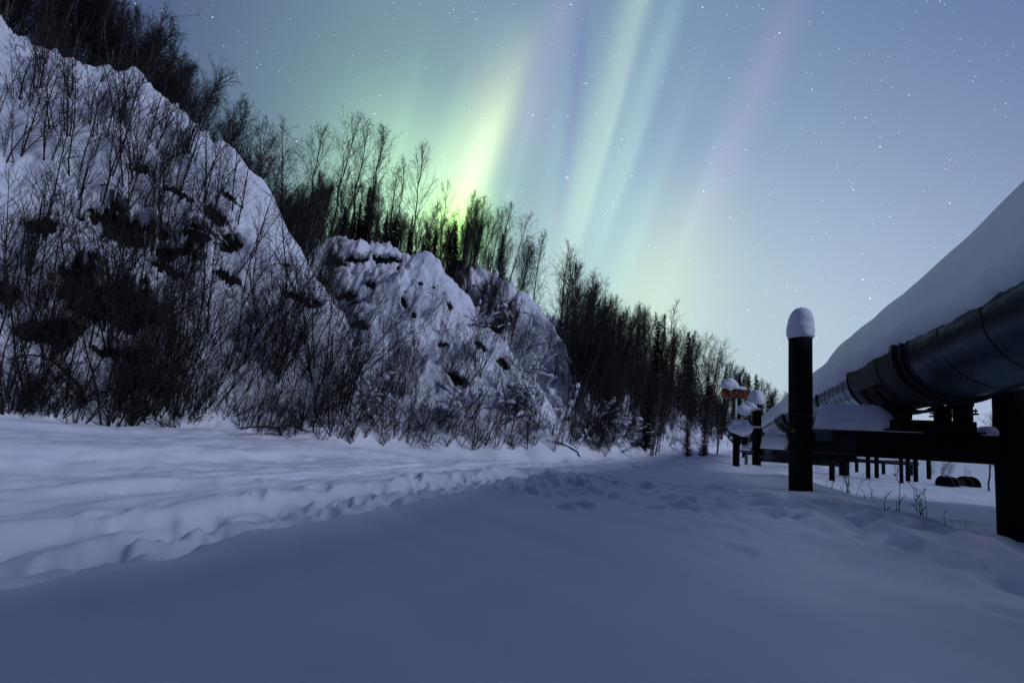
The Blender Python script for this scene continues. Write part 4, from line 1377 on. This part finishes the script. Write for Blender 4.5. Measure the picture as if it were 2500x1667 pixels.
def vadd(a, b_):
    n = N('ShaderNodeVectorMath'); n.operation = 'ADD'; L(a, n.inputs[0]); L(b_, n.inputs[1]); return n.outputs[0]


def lin(c):
    return tuple(((v/255+.055)/1.055)**2.4 if v/255 > .04045 else v/255/12.92 for v in c)


def pdir(px, py):
    d = ray(px, py); return tuple(d/np.linalg.norm(d))


# the night sky's own colours, spread over the sphere
K = 34.0
SKYC = [(pdir(480, -30), (52, 56, 110), K), (pdir(520, 300), (80, 86, 150), K), (pdir(760, 40), (84, 102, 154), K), (pdir(820, 330), (144, 188, 176), K), (pdir(1020, 200), (130, 166, 172), K),
        (pdir(1010, 470), (184, 222, 190), K), (pdir(1290, 120), (118, 140, 178), K), (pdir(1290, 470), (164, 188, 212), K), (pdir(1540, 60), (118, 150, 180), K), (pdir(1560, 420), (156, 186, 212), K),
        (pdir(1480, 720), (192, 220, 214), K), (pdir(1830, 130), (110, 134, 176), K), (pdir(1830, 500), (174, 200, 222), K), (pdir(1720, 880), (188, 212, 208), K), (pdir(2050, 780), (206, 226, 234), K),
        (pdir(2150, 60), (84, 108, 156), K), (pdir(2150, 420), (158, 182, 216), K), (pdir(2480, 40), (60, 82, 128), K), (pdir(2480, 420), (126, 144, 190), K), (pdir(2300, 1000), (164, 176, 212), K),
        ((-.9, .35, .25), (36, 48, 88), 8.0), ((0, .2, 1), (52, 64, 118), 8.0), ((.95, .1, .2), (62, 78, 122), 8.0), ((0, -1, .3), (34, 41, 80), 3.0)]
wsum = None; csum = None
for d, c, k in SKYC:
    d = np.array(d, float); d = d/np.linalg.norm(d)
    n = N('ShaderNodeVectorMath'); n.operation = 'DOT_PRODUCT'; L(DIR, n.inputs[0]); n.inputs[1].default_value = tuple(d)
    w = math_('EXPONENT', math_('MULTIPLY_ADD', n.outputs['Value'], k, -k))
    cs = vscale(lin(c), w)
    wsum = w if wsum is None else math_('ADD', wsum, w)
    csum = cs if csum is None else vadd(csum, cs)
inv_w = math_('DIVIDE', 1.0, math_('ADD', wsum, 1e-6))
n = N('ShaderNodeVectorMath'); n.operation = 'SCALE'; L(csum, n.inputs[0]); L(inv_w, n.inputs['Scale']); sky = n.outputs[0]

# aurora curtains: straight rays on the plane of the sky to the north (u = x/y, v = z/y)
ysafe = math_('MAXIMUM', sep.outputs['Y'], .05)
U = math_('DIVIDE', sep.outputs['X'], ysafe); Vv = math_('DIVIDE', sep.outputs['Z'], ysafe)
front = math_('SMOOTH_MIN', 1.0, math_('MAXIMUM', math_('MULTIPLY_ADD', sep.outputs['Y'], 4.0, -.8), 0.0), .1)


def uv(px, py):
    d = ray(px, py); return d[0]/d[1], d[2]/d[1]


def mrange(x, a, b_):
    n = N('ShaderNodeMapRange'); n.interpolation_type = 'SMOOTHSTEP'; L(x, n.inputs['Value'])
    n.inputs['From Min'].default_value = a; n.inputs['From Max'].default_value = b_
    return n.outputs[0]


def curtain(p0, p1, wl, wr, col, lo, hi, amp=1.0, sharp=1.0):
    """ray through photo points p0 (low) and p1 (high); widths left and right in px; lo, hi: fade in and out along it"""
    u0_, v0 = uv(*p0); u1, v1 = uv(*p1)
    m = (u1-u0_)/(v1-v0)
    du = math_('SUBTRACT', U, math_('MULTIPLY_ADD', Vv, m, u0_-m*v0))
    l = math_('DIVIDE', du, wl/F); r_ = math_('DIVIDE', du, wr/F)
    s = math_('MAXIMUM', math_('MULTIPLY', l, -1.0), r_)
    g = math_('EXPONENT', math_('MULTIPLY', math_('MULTIPLY', s, s), -1.0))
    dv = v1-v0
    a = mrange(Vv, v0+dv*lo[0], v0+dv*lo[1])
    b2 = mrange(Vv, v0+dv*hi[1], v0+dv*hi[0])
    f = math_('MULTIPLY', math_('MULTIPLY', g, a), math_('MULTIPLY', b2, front))
    return vscale(tuple(c*amp for c in col), f)


G = (.30, .62, .28)
adds = [
    curtain((1140, 500), (1300, 40), 92, 46, (.39, .43, .17), (-.5, .02), (.3, 1.15), .9),
    curtain((1120, 520), (1245, 180), 36, 32, (.32, .44, .16), (-.9, -.1), (.2, .95), .6),
    curtain((1050, 560), (1190, 160), 190, 130, (.22, .36, .16), (-.9, .0), (.1, 1.0), .75),
    curtain((910, 520), (970, 60), 160, 150, (.16, .30, .13), (-.6, .05), (.1, .95), .9),
    curtain((1285, 350), (1370, 20), 42, 46, (.13, .05, .12), (-.3, .3), (.9, 2.0), .5),
    curtain((1374, 500), (1425, 60), 22, 20, (-.05, -.11, .01), (-.5, .1), (.7, 1.5), .5),
    curtain((1330, 560), (1400, 60), 24, 22, (.03, .06, .06), (-.6, .1), (.3, 1.0), .7),
    curtain((1385, 610), (1560, 20), 52, 30, (.20, .27, .12), (-.4, .2), (1.0, 1.8), .78),
    curtain((1420, 560), (1545, 120), 10, 12, (.10, .14, .07), (-.3, .2), (.5, 1.2), .6),
    curtain((1452, 600), (1640, 40), 42, 26, (.12, .20, .11), (-.3, .3), (.7, 1.5), .7),
    curtain((1480, 560), (1660, 60), 9, 12, (.08, .12, .07), (-.3, .3), (.3, 1.0), .5),
    curtain((1720, 520), (1880, 130), 46, 50, (.15, .05, .11), (-.3, .2), (.9, 1.7), .42),
    curtain((1590, 760), (1720, 330), 120, 150, (.20, .22, .04), (-.9, -.1), (.1, 1.0), .8),
    curtain((1500, 700), (1600, 250), 90, 60, (.05, .12, .08), (-.6, .1), (.2, 1.1), .6),
    curtain((1060, 470), (1170, 60), 22, 30, (.06, .12, .06), (-.5, .1), (.2, 1.1), .5),
    curtain((960, 430), (1040, 40), 26, 20, (.05, .10, .05), (-.5, .1), (.2, 1.1), .5),
    curtain((1545, 620), (1740, 60), 30, 16, (.06, .10, .07), (-.4, .2), (.2, 1.1), .5),
    curtain((1650, 640), (1830, 120), 18, 26, (.05, .08, .06), (-.4, .2), (.2, 1.0), .5),
    curtain((1250, 470), (1345, 60), 14, 12, (.06, .10, .10), (-.5, .1), (.2, .9), .5),
]
for a_ in adds: sky = vadd(sky, a_)


def glow(px, py, k, col):
    n = N('ShaderNodeVectorMath'); n.operation = 'DOT_PRODUCT'; L(DIR, n.inputs[0]); n.inputs[1].default_value = pdir(px, py)
    return vscale(col, math_('EXPONENT', math_('MULTIPLY_ADD', n.outputs['Value'], k, -k)))


sky = vadd(sky, glow(1120, 560, 420.0, (.02, .42, -.22)))
sky = vadd(sky, glow(1384, 434, 900000.0, (.9, .5, .6)))
# stars
def stars(scale, rad, gain, thr):
    v = N('ShaderNodeTexVoronoi'); v.voronoi_dimensions = '3D'; v.inputs['Scale'].default_value = scale; L(DIR, v.inputs['Vector'])
    spot = mrange(v.outputs['Distance'], rad, rad*.25)
    sc = N('ShaderNodeSeparateColor'); L(v.outputs['Color'], sc.inputs[0])
    br = math_('POWER', math_('MAXIMUM', math_('MULTIPLY_ADD', sc.outputs[0], 1/(1-thr), -thr/(1-thr)), 0.0), 3.6)
    f = math_('MULTIPLY', math_('MULTIPLY', spot, br), gain)
    return vscale((.92, .96, 1.0), f)


sky = vadd(sky, stars(170, .125, 1.5, .2))
sky = vadd(sky, stars(78, .066, 4.0, .05))
above = mrange(sep.outputs['Z'], -.06, .0)
n = N('ShaderNodeVectorMath'); n.operation = 'MAXIMUM'; L(sky, n.inputs[0]); n.inputs[1].default_value = (0, 0, 0); sky = n.outputs[0]
mx = N('ShaderNodeMix'); mx.data_type = 'RGBA'; mx.inputs['A'].default_value = (.03, .035, .055, 1); L(above, mx.inputs['Factor']); L(sky, mx.inputs['B'])
bg = N('ShaderNodeBackground'); L(mx.outputs['Result'], bg.inputs['Color']); bg.inputs['Strength'].default_value = 1.0
ow = N('ShaderNodeOutputWorld'); L(bg.outputs[0], ow.inputs[0])
W.cycles.sampling_method = 'MANUAL'; W.cycles.sample_map_resolution = 1024

# low soft moon behind the camera's right shoulder
sun = bpy.data.lights.new('moon', 'SUN'); sun.energy = 1.38; sun.angle = R(12); sun.color = (.66, .74, 1.0)
so = link(bpy.data.objects.new('moon', sun))
mel, maz = R(27.5), R(119)
mdir = Vector((math.sin(maz)*math.cos(mel), math.cos(maz)*math.cos(mel), math.sin(mel)))
so.rotation_euler = mdir.to_track_quat('Z', 'Y').to_euler()

# ------------------------------------------------------------------ camera and output
cam = bpy.data.cameras.new('camera'); cam.sensor_width = 36; cam.lens = 36*F/2500
cam.shift_x = 0; cam.shift_y = (CY-833.5)/2500
cam.clip_end = 2000; cam.clip_start = .05
co = link(bpy.data.objects.new('camera', cam))
m = Matrix(((CR[0], CU[0], -CF[0], CAM[0]), (CR[1], CU[1], -CF[1], CAM[1]), (CR[2], CU[2], -CF[2], CAM[2]), (0, 0, 0, 1)))
co.matrix_world = m
SC.camera = co
SC.view_settings.view_transform = 'Standard'; SC.view_settings.look = 'None'; SC.view_settings.exposure = 0; SC.view_settings.gamma = 1
SC.render.engine = 'CYCLES'
SC.cycles.max_bounces = 5; SC.cycles.diffuse_bounces = 3; SC.cycles.glossy_bounces = 3; SC.cycles.sample_clamp_indirect = 4
SC.cycles.use_adaptive_sampling = False
SC.cycles.use_denoising = True
SC.cycles.denoiser = 'OPENIMAGEDENOISE'
SC.cycles.denoising_input_passes = 'RGB_ALBEDO_NORMAL'
